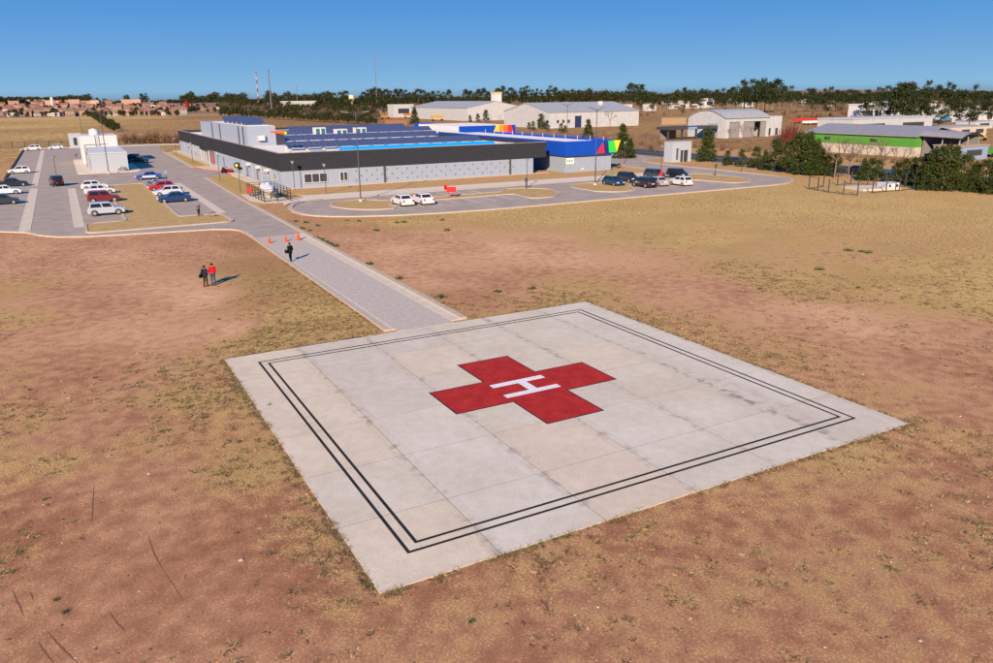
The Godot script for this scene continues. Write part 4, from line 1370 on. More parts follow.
	mast("slim grey lattice mast with a small dark head", G(272.5, 117), 69.5, 0.9, false, true)
	mast("very tall thin guyed radio mast above the dark trees", G(377.5, 112), 51.5, 0.5, false, false)
	mast("thin grey pole mast behind the white flat roofed hall", G(298, 109), 85.5, 0.7, false, false)
func mast(label: String, p: Vector3, py: float, wd: float, banded: bool, head: bool) -> void:
	var h := tall(p, py)
	var o := thing("radio_mast", label, "mast", p)
	var k := 9
	for i in k:
		var g := Geo.new()
		var y0 := h * i / k
		var y1 := h * (i + 1) / k
		var w0 := wd * (1.0 - 0.45 * i / k)
		var w1 := wd * (1.0 - 0.45 * (i + 1) / k)
		var c := [Vector2(-1, -1), Vector2(1, -1), Vector2(1, 1), Vector2(-1, 1)]
		for s in 4:
			var a: Vector2 = c[s]
			var b: Vector2 = c[(s + 1) % 4]
			var th := wd * 0.16
			g.cyl(Vector3(a.x * w0, y0, a.y * w0) * Vector3(0.5, 1, 0.5), Vector3(a.x * w1, y1, a.y * w1) * Vector3(0.5, 1, 0.5), th, th, 4)
			g.cyl(Vector3(a.x * w0, y0, a.y * w0) * Vector3(0.5, 1, 0.5), Vector3(b.x * w1, y1, b.y * w1) * Vector3(0.5, 1, 0.5), th * 0.7, th * 0.7, 4)
		part("section", g, flat("mast_red", Color(0.22, 0.04, 0.035), 0.8) if banded and i % 2 == 0 else (flat("mast_white", Color(0.36, 0.36, 0.37), 0.8) if banded else flat("mast_grey", Color(0.15, 0.16, 0.18), 0.8)), o)
	if head:
		for i in (5 if banded else 1):
			var g := Geo.new()
			var a := TAU * i / 5.0
			var y := h * (0.90 + 0.02 * i) if banded else h
			g.cyl(Vector3(cos(a) * wd * 0.5, y, sin(a) * wd * 0.5), Vector3(cos(a) * wd * 0.9, y, sin(a) * wd * 0.9), wd * 0.5, wd * 0.5, 8)
			part("antenna", g, flat("mast_white", Color(0.36, 0.36, 0.37), 0.8) if banded and i < 3 else flat("mast_dark", Color(0.1, 0.1, 0.12), 0.7), o)

# ------------------------------------------------------------------ fences
func build_fences() -> void:
	var dark := flat("fence_dark", Color(0.045, 0.042, 0.04), 0.8)
	var f := thing("perimeter_fence", "dark wire perimeter fence between the car park and the field", "fence", Vector3(0, 0, -262))
	var g := Geo.new()
	g.bx(-0.1, 0.1, 0, 2.0, -0.1, 0.1)
	var pm := g.mesh()
	for i in 54: part_m("post", pm, dark, f, Vector3(-90 + i * 3.4, 0, 0))
	g = Geo.new()
	for y in [0.3, 0.7, 1.1, 1.5, 1.9]: g.bx(-90, 92, y - 0.05, y + 0.05, -0.02, 0.02)
	part("wire", g, dark, f)
	# posts and rails round the buried tank
	var e := thing("post_enclosure", "open enclosure of dark posts and rails round a white concrete tank", "enclosure")
	var px := [[808.5, 189.3], [817.4, 190.6], [828, 192.5], [843, 194.5], [857, 195.8], [872, 193.2], [885.7, 191.9], [898.8, 191.2], [913.2, 189.3], [918.5, 188], [904.7, 187], [885, 185.4], [867, 185.0], [850.4, 184.4], [837, 185.3], [823, 187.0]]
	var pts := []
	for q in px: pts.append(G(q[0], q[1]))
	for i in pts.size():
		g = Geo.new()
		g.bx(-0.06, 0.06, 0, 2.0, -0.06, 0.06)
		part("post", g, flat("post_slate", Color(0.05, 0.055, 0.07), 0.7), e, pts[i])
		var a: Vector3 = pts[i]
		var b: Vector3 = pts[(i + 1) % pts.size()]
		if i % 5 == 4: continue
		g = Geo.new()
		g.cyl(a + Vector3(0, 0.12, 0), b + Vector3(0, 0.12, 0), 0.045, 0.045, 5)
		if i in [0, 5, 6]: g.cyl(a + Vector3(0, 1.9, 0), b + Vector3(0, 1.9, 0), 0.04, 0.04, 5)
		part("rail", g, flat("post_slate", Color.BLACK), e)
	var t := thing("buried_tank", "low white concrete tank inside the post enclosure", "tank", Vector3(88.8, 0, -45.6), -0.25)
	g = Geo.new()
	g.bx(-3.6, 3.0, 0, 0.25, -2.4, 2.4)
	part("slab", g, concrete(), t)
	g = Geo.new()
	g.bx(0.6, 2.9, 0.252, 1.0, 0.2, 2.3)
	part("hatch_box", g, flat("white_wall", Color.WHITE), t)
	g = Geo.new()
	for x in [0.9, 2.2]: g.bx(x, x + 0.35, 0.4, 0.8, 2.3, 2.34)
	part("opening", g, flat("pane", Color.BLACK), t)
	# fence round the gas tank
	var c := thing("tank_cage", "dark wire cage round the white gas tank by the wall", "fence")
	var r := [Vector2(5.2, -91.2), Vector2(5.2, -80.0), Vector2(8.9, -80.0), Vector2(8.9, -91.2)]
	for s in 4:
		var a: Vector2 = r[s]
		var b: Vector2 = r[(s + 1) % 4]
		var k := int(a.distance_to(b) / 1.6)
		for i in k:
			var p := a.lerp(b, float(i) / k)
			g = Geo.new()
			g.bx(-0.05, 0.05, 0, 1.8, -0.05, 0.05)
			part("post", g, dark, c, Vector3(p.x, 0.1, p.y))
		g = Geo.new()
		for y in [0.35, 0.75, 1.15, 1.55, 1.85]: g.cyl(Vector3(a.x, y, a.y), Vector3(b.x, y, b.y), 0.03, 0.03, 4)
		part("rail", g, dark, c)
	var tk := thing("gas_tank", "white horizontal gas tank on cradles inside a wire cage", "tank", Vector3(7.1, 0.13, -85.8))
	g = Geo.new()
	var rr := [[-2.9, 0.04], [-2.8, 0.36], [-2.55, 0.62], [-2.25, 0.74], [2.25, 0.74], [2.55, 0.62], [2.8, 0.36], [2.9, 0.04]]
	for i in rr.size() - 1: g.cyl(Vector3(0, 1.2, rr[i][0]), Vector3(0, 1.2, rr[i + 1][0]), rr[i][1], rr[i + 1][1], 20, false)
	part("vessel", g, flat("tank_white", Color.BLACK), tk)
	for z in [-1.6, 1.6]:
		g = Geo.new()
		g.bx(-0.6, 0.6, 0, 0.65, z - 0.15, z + 0.15)
		part("cradle", g, concrete(), tk)
	g = Geo.new()
	g.cyl(Vector3(0, 1.9, 0), Vector3(0, 2.15, 0), 0.25, 0.25, 10)
	part("valve_dome", g, flat("tank_white", Color.BLACK), tk)
	var bin := thing("extinguisher_box", "red fire extinguisher box at the gas tank cage", "box", Vector3(5.0, 0.1, -88.6))
	g = Geo.new()
	g.bx(-0.25, 0.25, 0.5, 1.5, -0.45, 0.45)
	part("case", g, flat("red_pole", Color.BLACK), bin)
	g = Geo.new()
	g.bx(-0.05, 0.05, 0, 0.5, -0.05, 0.05)
	part("post", g, dark, bin)

# ------------------------------------------------------------------ trees
func leaf(g: Geo, p: Vector3, s: float, r: RandomNumberGenerator, up: float = 0.0) -> void:
	var a := Vector3(r.randfn(), r.randfn(), r.randfn()).normalized()
	var b := a.cross(Vector3(r.randfn(), r.randfn(), r.randfn())).normalized()
	a = (a + Vector3(0, up, 0)).normalized() * s
	b = b * s * 0.55
	g.tri(p - a * 0.6, p + b, p + a)
	g.tri(p - a * 0.6, p + a, p - b)
func tree_proto(kind: String, sd: int) -> Node3D:   # about its own height in metres, foot at the origin
	var r := RandomNumberGenerator.new()
	r.seed = sd
	var o := Node3D.new()
	var t := Geo.new()
	var c := Geo.new()
	c.colored = true
	t.colored = true
	t.col = Color(0.10, 0.075, 0.055)
	match kind:
		"pine":   # broad dense conifer, about 7 m
			t.cyl(Vector3.ZERO, Vector3(0.1, 3.0, 0), 0.2, 0.12, 7)
			t.cyl(Vector3(0.1, 3.0, 0), Vector3(0.0, 6.4, 0.1), 0.12, 0.03, 6)
			var clumps := []
			for i in 40:
				var y := r.randf_range(1.1, 6.6)
				var f := (y - 0.4) / 6.4
				var rad := 2.0 * (1.05 - f * f * 0.85) * clampf(f * 4.0 + 0.3, 0, 1) * r.randf_range(0.6, 1.3)
				var a := r.randf() * TAU
				var d := rad * sqrt(r.randf_range(0.25, 1.0))
				clumps.append(Vector3(cos(a) * d, y, sin(a) * d))
				t.cyl(Vector3(0, maxf(0.5, y - d * 0.35), 0), Vector3(cos(a) * d, y, sin(a) * d) * Vector3(0.85, 1, 0.85), 0.05, 0.02, 4, false)
			for q in clumps:
				var tint := r.randf_range(0.85, 1.15)
				for k in 62:
					c.col = Color(0.036, 0.052, 0.015) * tint * r.randf_range(0.7, 1.35) + Color(0.012, 0.006, 0.0) * r.randf()
					leaf(c, q + Vector3(r.randfn(), r.randfn() * 0.75, r.randfn()) * 0.36, r.randf_range(0.12, 0.25), r, 0.35)
		"cone":   # pointed conifer, about 7.5 m
			t.cyl(Vector3.ZERO, Vector3(0, 7.0, 0), 0.17, 0.03, 7)
			for i in 130:
				var f := pow(r.randf(), 1.15)
				var y := 0.5 + f * 6.8
				var rad := 2.3 * (1.0 - f) + 0.12
				var a := r.randf() * TAU
				var d := rad * r.randf_range(0.55, 1.08)
				var q := Vector3(cos(a) * d, y - 0.12 * d, sin(a) * d)
				var tint := r.randf_range(0.85, 1.15)
				t.cyl(Vector3(0, y + 0.1, 0), q, 0.035, 0.015, 4, false)
				for k in 40:
					c.col = Color(0.032, 0.050, 0.015) * tint * r.randf_range(0.7, 1.3) + Color(0.01, 0.005, 0.0) * r.randf()
					leaf(c, q + Vector3(r.randfn(), r.randfn() * 0.6, r.randfn()) * 0.30, r.randf_range(0.12, 0.22), r, 0.2)
		"tall":   # tall pine or eucalyptus with a clumped crown, about 18 m
			t.cyl(Vector3.ZERO, Vector3(0.3, 9, 0.2), 0.38, 0.24, 6)
			t.cyl(Vector3(0.3, 9, 0.2), Vector3(0.0, 17, 0), 0.24, 0.06, 5)
			for i in 26:
				var f := r.randf()
				var y := 6.0 + f * 11.5
				var rad := 3.6 * sin(PI * clampf(0.16 + f * 0.8, 0, 1)) * r.randf_range(0.5, 1.1)
				var a := r.randf() * TAU
				var q := Vector3(cos(a) * rad, y, sin(a) * rad)
				t.cyl(Vector3(0.15, y - rad * 0.5, 0.1), q, 0.09, 0.04, 4, false)
				var tint := r.randf_range(0.85, 1.15)
				for k in 34:
					c.col = Color(0.026, 0.036, 0.014) * tint * r.randf_range(0.7, 1.3)
					leaf(c, q + Vector3(r.randfn(), r.randfn() * 0.7, r.randfn()) * 0.95, r.randf_range(0.4, 0.75), r, 0.2)
		"round":   # dark broad evergreen, about 11 m
			t.cyl(Vector3.ZERO, Vector3(0.2, 5, 0), 0.35, 0.2, 6)
			for i in 30:
				var v := Vector3(r.randfn(), r.randfn(), r.randfn()).normalized() * pow(r.randf(), 0.4)
				var q := Vector3(v.x * 4.0, 6.4 + v.y * 4.3, v.z * 4.0)
				t.cyl(Vector3(0.1, 3.5, 0), q, 0.1, 0.03, 4, false)
				var tint := r.randf_range(0.85, 1.15)
				for k in 30:
					c.col = Color(0.026, 0.036, 0.016) * tint * r.randf_range(0.7, 1.3) + Color(0.02, 0.008, 0.0) * r.randf()
					leaf(c, q + Vector3(r.randfn(), r.randfn() * 0.75, r.randfn()) * 0.95, r.randf_range(0.4, 0.75), r, 0.2)
		"bare":   # leafless winter tree, about 9 m
			t.col = Color(0.15, 0.115, 0.095)
			t.cyl(Vector3.ZERO, Vector3(0.1, 3.2, 0), 0.16, 0.11, 6)
			c.col = Color(0.16, 0.115, 0.095)
			var tips := [[Vector3(0.1, 3.2, 0), Vector3(0, 1, 0), 2.6, 0.10]]
			for gen in 4:
				var nxt := []
				for b in tips:
					for k in (4 if gen < 2 else 3):
						var d: Vector3 = (b[1] + Vector3(r.randfn(), r.randfn() * 0.5 + 0.25, r.randfn()) * 0.55).normalized()
						var e: Vector3 = b[0] + d * b[2] * r.randf_range(0.6, 1.0)
						c.cyl(b[0], e, b[3], b[3] * 0.6, 4 if gen < 2 else 3, false)
						nxt.append([e, d, b[2] * 0.66, b[3] * 0.6])
				tips = nxt
		"thicket":   # reddish brown leafless brush, about 4 m
			t.cyl(Vector3.ZERO, Vector3(0, 1.0, 0), 0.08, 0.05, 5)
			for i in 90:
				var a := r.randf() * TAU
				var b := Vector3(cos(a), 0, sin(a)) * r.randf_range(0, 1.4)
				c.col = Color(0.19, 0.115, 0.07) * r.randf_range(0.6, 1.3)
				c.cyl(b * 0.4, b * 1.5 + Vector3(r.randfn() * 0.4, r.randf_range(1.6, 4.2), r.randfn() * 0.4), 0.045, 0.012, 3, false)
			for i in 260:
				c.col = Color(0.17, 0.10, 0.055) * r.randf_range(0.5, 1.3)
				leaf(c, Vector3(r.randfn() * 1.1, absf(r.randfn()) * 1.2 + 0.6, r.randfn() * 1.1), r.randf_range(0.1, 0.26), r)
		"weed":   # green winter weed, 0.35 m
			for i in 70:
				c.col = Color(0.04, 0.075, 0.02) * r.randf_range(0.6, 1.4)
				leaf(c, Vector3(r.randfn() * 0.18, absf(r.randfn()) * 0.1 + 0.03, r.randfn() * 0.18), r.randf_range(0.05, 0.11), r, 0.6)
	if kind != "weed":
		part_m("trunk", t.mesh(), vcol("bark", 0.95), o)
	part_m("crown" if kind != "weed" else "leaves", c.mesh(), vcol("foliage", 0.75, Color(0.15, 0.18, 0.08)) if kind not in ["bare", "thicket"] else vcol("twig", 0.95), o)
	return o
func tree_at(src: Node3D, called: String, px: float, base: float, top: float, nominal: float, label: String, cat: String, group: String) -> void:
	var p := G(px, base)
	copy(src, called, p, rng.randf() * TAU, tall(p, top) / nominal, label, cat, group)
func build_trees() -> void:
	var P := {}
	for k in [["pine", 3], ["cone", 2], ["tall", 3], ["round", 3], ["bare", 3], ["thicket", 2], ["weed", 2]]:
		P[k[0]] = []
		for i in k[1]: P[k[0]].append(tree_proto(k[0], 100 + i * 13 + k[0].length()))
	# row of conifers along the highway
	for q in [[727, 166, 150], [741, 167, 149], [755, 168.5, 146], [764, 170, 151], [775, 171.5, 137.5], [787, 173, 140], [797, 174, 131], [806, 174.5, 134], [814, 175, 141], [827, 176, 153], [869, 181, 157.5], [903, 184, 158], [820, 175.5, 150], [835, 177, 153], [862, 180.5, 160], [877, 181.5, 159], [895, 183.5, 161], [912, 185.5, 159], [921, 188, 155], [930, 190, 149], [941, 191, 143.5], [950, 191, 149], [961, 191, 153], [972, 192, 163], [983, 193, 158.5], [992, 194, 162]]:
		tree_at(P.pine[rng.randi() % 3] if int(q[0]) % 2 else P.cone[rng.randi() % 2], "pine_tree", q[0], q[1], q[2], 7.0, "dense dark green conifer in the row along the highway", "tree", "conifers along the highway")
	tree_at(P.cone[0], "conifer_tree", 706, 161.5, 127.5, 7.4, "broad pointed conifer standing beside the gatehouse", "tree", "")
	tree_at(P.cone[1], "conifer_tree", 622, 158.5, 124.5, 7.4, "slender pointed conifer behind the coloured triangles of the blue wing", "tree", "")
	tree_at(P.cone[0], "conifer_tree", 630, 158.0, 138, 7.4, "small conifer leaning on the slender pointed one", "tree", "")
	tree_at(P.cone[1], "conifer_tree", 588, 140, 119.5, 7.4, "pointed conifer in the brown weeds before the grey roofed warehouse", "tree", "")
	tree_at(P.cone[0], "conifer_tree", 415, 124, 107, 7.4, "dark conifer beside the orange farm machines", "tree", "")
	for q in [[470, 123, 115], [478, 123, 113.5], [486, 122.5, 109.5], [508, 122, 114], [529, 130, 122], [533, 130.5, 121], [541, 129, 113.5], [547, 131, 120], [561, 133, 123], [565, 133, 125]]:
		tree_at(P.pine[rng.randi() % 3], "pine_tree", q[0], q[1], q[2], 7.0, "low dark evergreen in front of the warehouses", "tree", "evergreens before the warehouses")
	# leafless trees by the highway and the hangar
	for q in [[834, 178, 127], [848, 177, 131], [858, 178, 134], [880, 181, 131], [897, 183, 139], [655, 152, 131], [648, 150, 128], [752, 143, 123], [742, 143, 121], [730, 143, 124], [776, 151, 131], [610, 128, 107], [560, 125, 109]]:
		tree_at(P.bare[rng.randi() % 3], "bare_tree", q[0], q[1], q[2], 9.5, "leafless winter tree near the highway and sheds", "tree", "leafless trees by the highway")
	for i in 46:
		var tx := 560.0 + i * 9.0
		var b := 143.0 + (tx - 560.0) * 0.062 + rng.randf_range(-5, 3)
		if tx > 612 and tx < 640: continue
		tree_at(P.thicket[rng.randi() % 2], "dead_thicket", tx, b, b - rng.randf_range(5, 9), 4.0, "rusty brown leafless thicket on the far side of the highway", "shrub", "dead thickets beyond the highway")
	for q in [[786, 142, 124], [793, 140, 122], [781, 147, 130]]:
		var p := G(q[0], q[1])
		var o := copy(P.thicket[0], "red_shrub", p, 1.0, tall(p, q[2]) / 4.0, "tall red leaved shrub beside the green shed", "shrub", "red shrubs beside the green shed")
		var m := StandardMaterial3D.new()
		m.albedo_color = Color(0.36, 0.12, 0.10)
		m.roughness = 0.9
		(o.get_child(1) as MeshInstance3D).material_override = m
	for q in [[888, 126, 88], [893, 127, 86], [901, 126, 83.5], [906, 127, 92], [913, 126, 90], [919, 125, 88], [927, 126, 92], [876, 124, 98], [864, 124, 92], [957, 128, 92], [968, 131, 103], [938, 130, 110]]:
		tree_at(P.tall[rng.randi() % 3], "tall_pine", q[0], q[1], q[2], 18.0, "tall pine before the white blocks behind the green shed", "tree", "pines before the white blocks")
	for q in [[640, 112, 92], [652, 113, 93], [668, 111, 94], [700, 112, 91], [712, 113, 92], [722, 112, 93], [735, 113, 90], [812, 117, 94], [825, 118, 92], [838, 117, 95], [852, 118, 94], [946, 124, 98], [976, 124, 95], [988, 126, 94], [955, 121, 90]]:
		tree_at(P.tall[rng.randi() % 3], "tall_pine", q[0], q[1], q[2], 18.0, "tall dark pine rising between the far sheds and houses", "tree", "pines between the far sheds")
	for i in 64:
		var ux := rng.randf_range(775, 993)
		var ub := rng.randf_range(106, 119)
		if ux > 850: ub = rng.randf_range(104, 112)
		tree_at(P.thicket[rng.randi() % 2], "dead_thicket", ux, ub, ub - rng.randf_range(4, 8), 4.0, "rusty undergrowth below the far pines", "shrub", "undergrowth below the pines")
	for i in 70:
		var ux := rng.randf_range(590, 735)
		var ub := rng.randf_range(104, 118)
		tree_at(P.thicket[rng.randi() % 2] if i % 3 else P.round[0], "dead_thicket" if i % 3 else "dark_bush", ux, ub, ub - rng.randf_range(3, 6), 4.0 if i % 3 else 11.0, "brown undergrowth behind the tan boundary wall" if i % 3 else "dark green bush behind the tan boundary wall", "shrub", "brown undergrowth behind the tan wall" if i % 3 else "dark bushes behind the tan wall")
	# hedge of trees running away across the field
	for i in 72:
		var z := -385.0 - i * 8.5
		copy(P.round[rng.randi() % 3], "hedgerow_tree", Vector3(5.0 + (-z - 372.0) * 0.012 + rng.randf_range(-2, 2), 0, z), rng.randf() * TAU, rng.randf_range(0.30, 0.46), "dark tree in the long hedgerow crossing the yellow field", "tree", "hedgerow across the field")
	# mixed wood behind the brown field strip
	var x := 222.0
	while x < 378.0:
		var b := 116.5 + (x - 222.0) * 0.058
		tree_at(P.round[rng.randi() % 3], "wood_tree", x + 2.0, b - 5.5, b - rng.randf_range(13, 20), 11.0, "dark tree in the depth of the wood behind the clinic", "tree", "inner wood behind the clinic")
		tree_at(P.round[rng.randi() % 3], "wood_tree", x, b, b - rng.randf_range(7, 12), 11.0, "dark evergreen at the wood's edge behind the clinic", "tree", "wood behind the clinic")
		if rng.randf() < 0.75:
			tree_at(P.bare[rng.randi() % 3], "bare_tree", x + 2, b - 3, b - rng.randf_range(13, 18), 9.5, "leafless tree in the wood behind the clinic", "tree", "leafless trees behind the clinic")
		x += rng.randf_range(3.2, 4.8)
	x = 330.0
	while x < 408.0:
		tree_at(P.tall[rng.randi() % 3], "tall_tree", x, 117.0, rng.randf_range(94, 101), 18.0, "tall dark tree behind the clinic's solar rows", "tree", "tall trees behind the clinic")
		x += rng.randf_range(4.5, 7)
	# trees standing against the sky: [first column, last column, step, foot row, top row, spread, sort]
	for s in [[70, 76, 6, 106, 95, 1, "round"], [84, 90, 6, 106, 94.5, 1, "round"], [98, 110, 11, 106, 98, 1, "round"], [143, 150, 4, 106, 92.5, 2, "tall"], [128, 134, 6, 106, 95.5, 1, "round"], [185, 245, 4.5, 105.5, 94, 2, "round"], [270, 330, 5.5, 106, 93, 2, "round"], [330, 352, 6, 108, 91.5, 2, "tall"], [365, 450, 4.6, 107.5, 90.5, 2.5, "tall"], [372, 382, 5, 108, 88.5, 1, "tall"], [466, 492, 4.2, 107, 89, 3, "tall"], [498, 562, 4.6, 105, 88, 3, "tall"], [560, 720, 5.2, 105, 91, 2, "round"], [630, 642, 5, 106, 85, 2, "tall"], [684, 695, 5, 106, 88, 2, "tall"], [716, 732, 5, 110, 89, 2, "tall"], [740, 775, 5, 112, 81, 4, "tall"], [775, 800, 6, 111, 88, 3, "tall"], [806, 880, 5.6, 112, 89, 3, "tall"], [884, 920, 12, 114, 86, 4, "tall"], [924, 946, 11, 112, 83, 3, "tall"], [950, 972, 11, 115, 87, 4, "tall"], [984, 993, 5, 116, 88, 3, "tall"]]:
		var xx: float = s[0]
		while xx < s[1]:
			var kind: String = s[6]
			tree_at(P[kind][rng.randi() % 3], "skyline_tree", xx, s[3] + rng.randf_range(-1, 1), s[4] + rng.randf_range(-s[5], s[5]), 18.0 if kind == "tall" else 11.0, "dark %s tree standing against the sky beyond the buildings" % ("tall" if kind == "tall" else "rounded"), "tree", "%s trees on the skyline" % ("tall" if kind == "tall" else "rounded"))
			xx += s[2] * rng.randf_range(0.75, 1.25)
	# purple grey leafless trees mid right
	x = 775.0
	while x < 845.0:
		tree_at(P.bare[rng.randi() % 3], "bare_tree", x, 117 + rng.randf_range(-2, 2), 99 + rng.randf_range(-2, 3), 9.5, "purple grey leafless tree between the hangar and green shed", "tree", "leafless trees behind the sheds")
		x += rng.randf_range(3.4, 5)
	x = 600.0
	while x < 735.0:
		tree_at(P.bare[rng.randi() % 3], "bare_tree", x, 116 + rng.randf_range(-2, 2), 104 + rng.randf_range(-2, 3), 9.5, "leafless tree behind the tan boundary wall", "tree", "leafless trees behind the tan wall")
		x += rng.randf_range(2.6, 4.2)
	for i in 60:
		var vb := rng.randf_range(103, 115)
		tree_at(P.bare[rng.randi() % 3], "bare_tree", rng.randf_range(740, 993), vb, vb - rng.randf_range(7, 12), 9.5, "grey leafless tree in the wood around the far pines", "tree", "leafless trees around the far pines")
	# dark trees between the town's houses
	for i in 190:
		var b := rng.randf_range(106.0, 117.2)
		var tp := GS(rng.randf_range(0, 205) if i < 140 else rng.randf_range(185, 245), b)
		if tp.z > RISE_Z: tp = G(rng.randf_range(0, 190), 116.5)
		copy(P.round[rng.randi() % 3], "town_tree", tp, rng.randf() * TAU, rng.randf_range(0.32, 0.6), "dark tree between the houses of the town", "tree", "trees of the town")
	# brown brush along the far lane
	for i in 9:
		tree_at(P.thicket[i % 2], "dead_thicket", 128.0 + i * 6.0 + rng.randf_range(-2, 2), 143.5, 132 + rng.randf_range(-3, 3), 4.0, "brown leafless brush at the field fence behind the car park", "shrub", "dead brush at the field fence")
	# weeds along the way and in the bare soil
	for q in [[302, 229], [306, 223], [318, 226], [296, 222], [310, 231], [317, 238.5], [322, 240], [326, 242.5], [330, 244.5], [335, 246.5], [347, 221], [359, 221.5], [397, 223], [404, 222.5], [377, 231], [442, 220.5], [447, 231], [369, 264.5], [399, 279], [441, 297.5], [444, 303], [498, 292.5], [219, 319.5], [212, 330], [532, 289], [500, 305.5], [56, 600.5], [66, 612.5], [472, 622], [634, 307], [652, 310.5], [240, 442], [848, 251], [861, 252], [868, 253], [819, 270], [858, 288], [760, 289], [212, 217.5], [216, 216.5], [95, 378], [30, 390], [270, 405], [45, 500]]:
		var p := G(q[0], q[1])
		copy(P.weed[rng.randi() % 2], "weed_clump", p, rng.randf() * TAU, rng.randf_range(0.35, 0.75) * (0.55 if q[1] > 300 else 1.5), "low dark green weed growing in the dry soil", "weed", "green weeds in the dry soil")
	# far woods that read as one mass
	var far := MultiMeshInstance3D.new()
	far.name = "far_wood"
	var mm := MultiMesh.new()
	mm.transform_format = MultiMesh.TRANSFORM_3D
	mm.mesh = (P.round[0].get_child(1) as MeshInstance3D).mesh
	var tf := []
	for i in 1500:
		var a := deg_to_rad(rng.randf_range(-8, 66))
		var d := rng.randf_range(1500, 3000)
		if i < 420:
			a = deg_to_rad(rng.randf_range(-6.5, 1.5)); d = rng.randf_range(1500, 1900)
		var b := Basis(Vector3.UP, rng.randf() * TAU).scaled(Vector3.ONE * rng.randf_range(0.9, 1.6) * Vector3(1.6, 1.0, 1.6))
		if i < 420: b = b.scaled(Vector3.ONE * 1.35)
		tf.append(Transform3D(b, Vector3(CAM_POS.x + sin(a) * d, -2.5, CAM_POS.z - cos(a) * d)))
	mm.instance_count = tf.size()
	for i in tf.size(): mm.set_instance_transform(i, tf[i])
	far.multimesh = mm
	far.material_override = vcol("foliage")
	add_child(far)
	tag(far, "distant dark woodland along the horizon", "woodland", "", "stuff")
	for k in P:
		for q in P[k]: q.free()

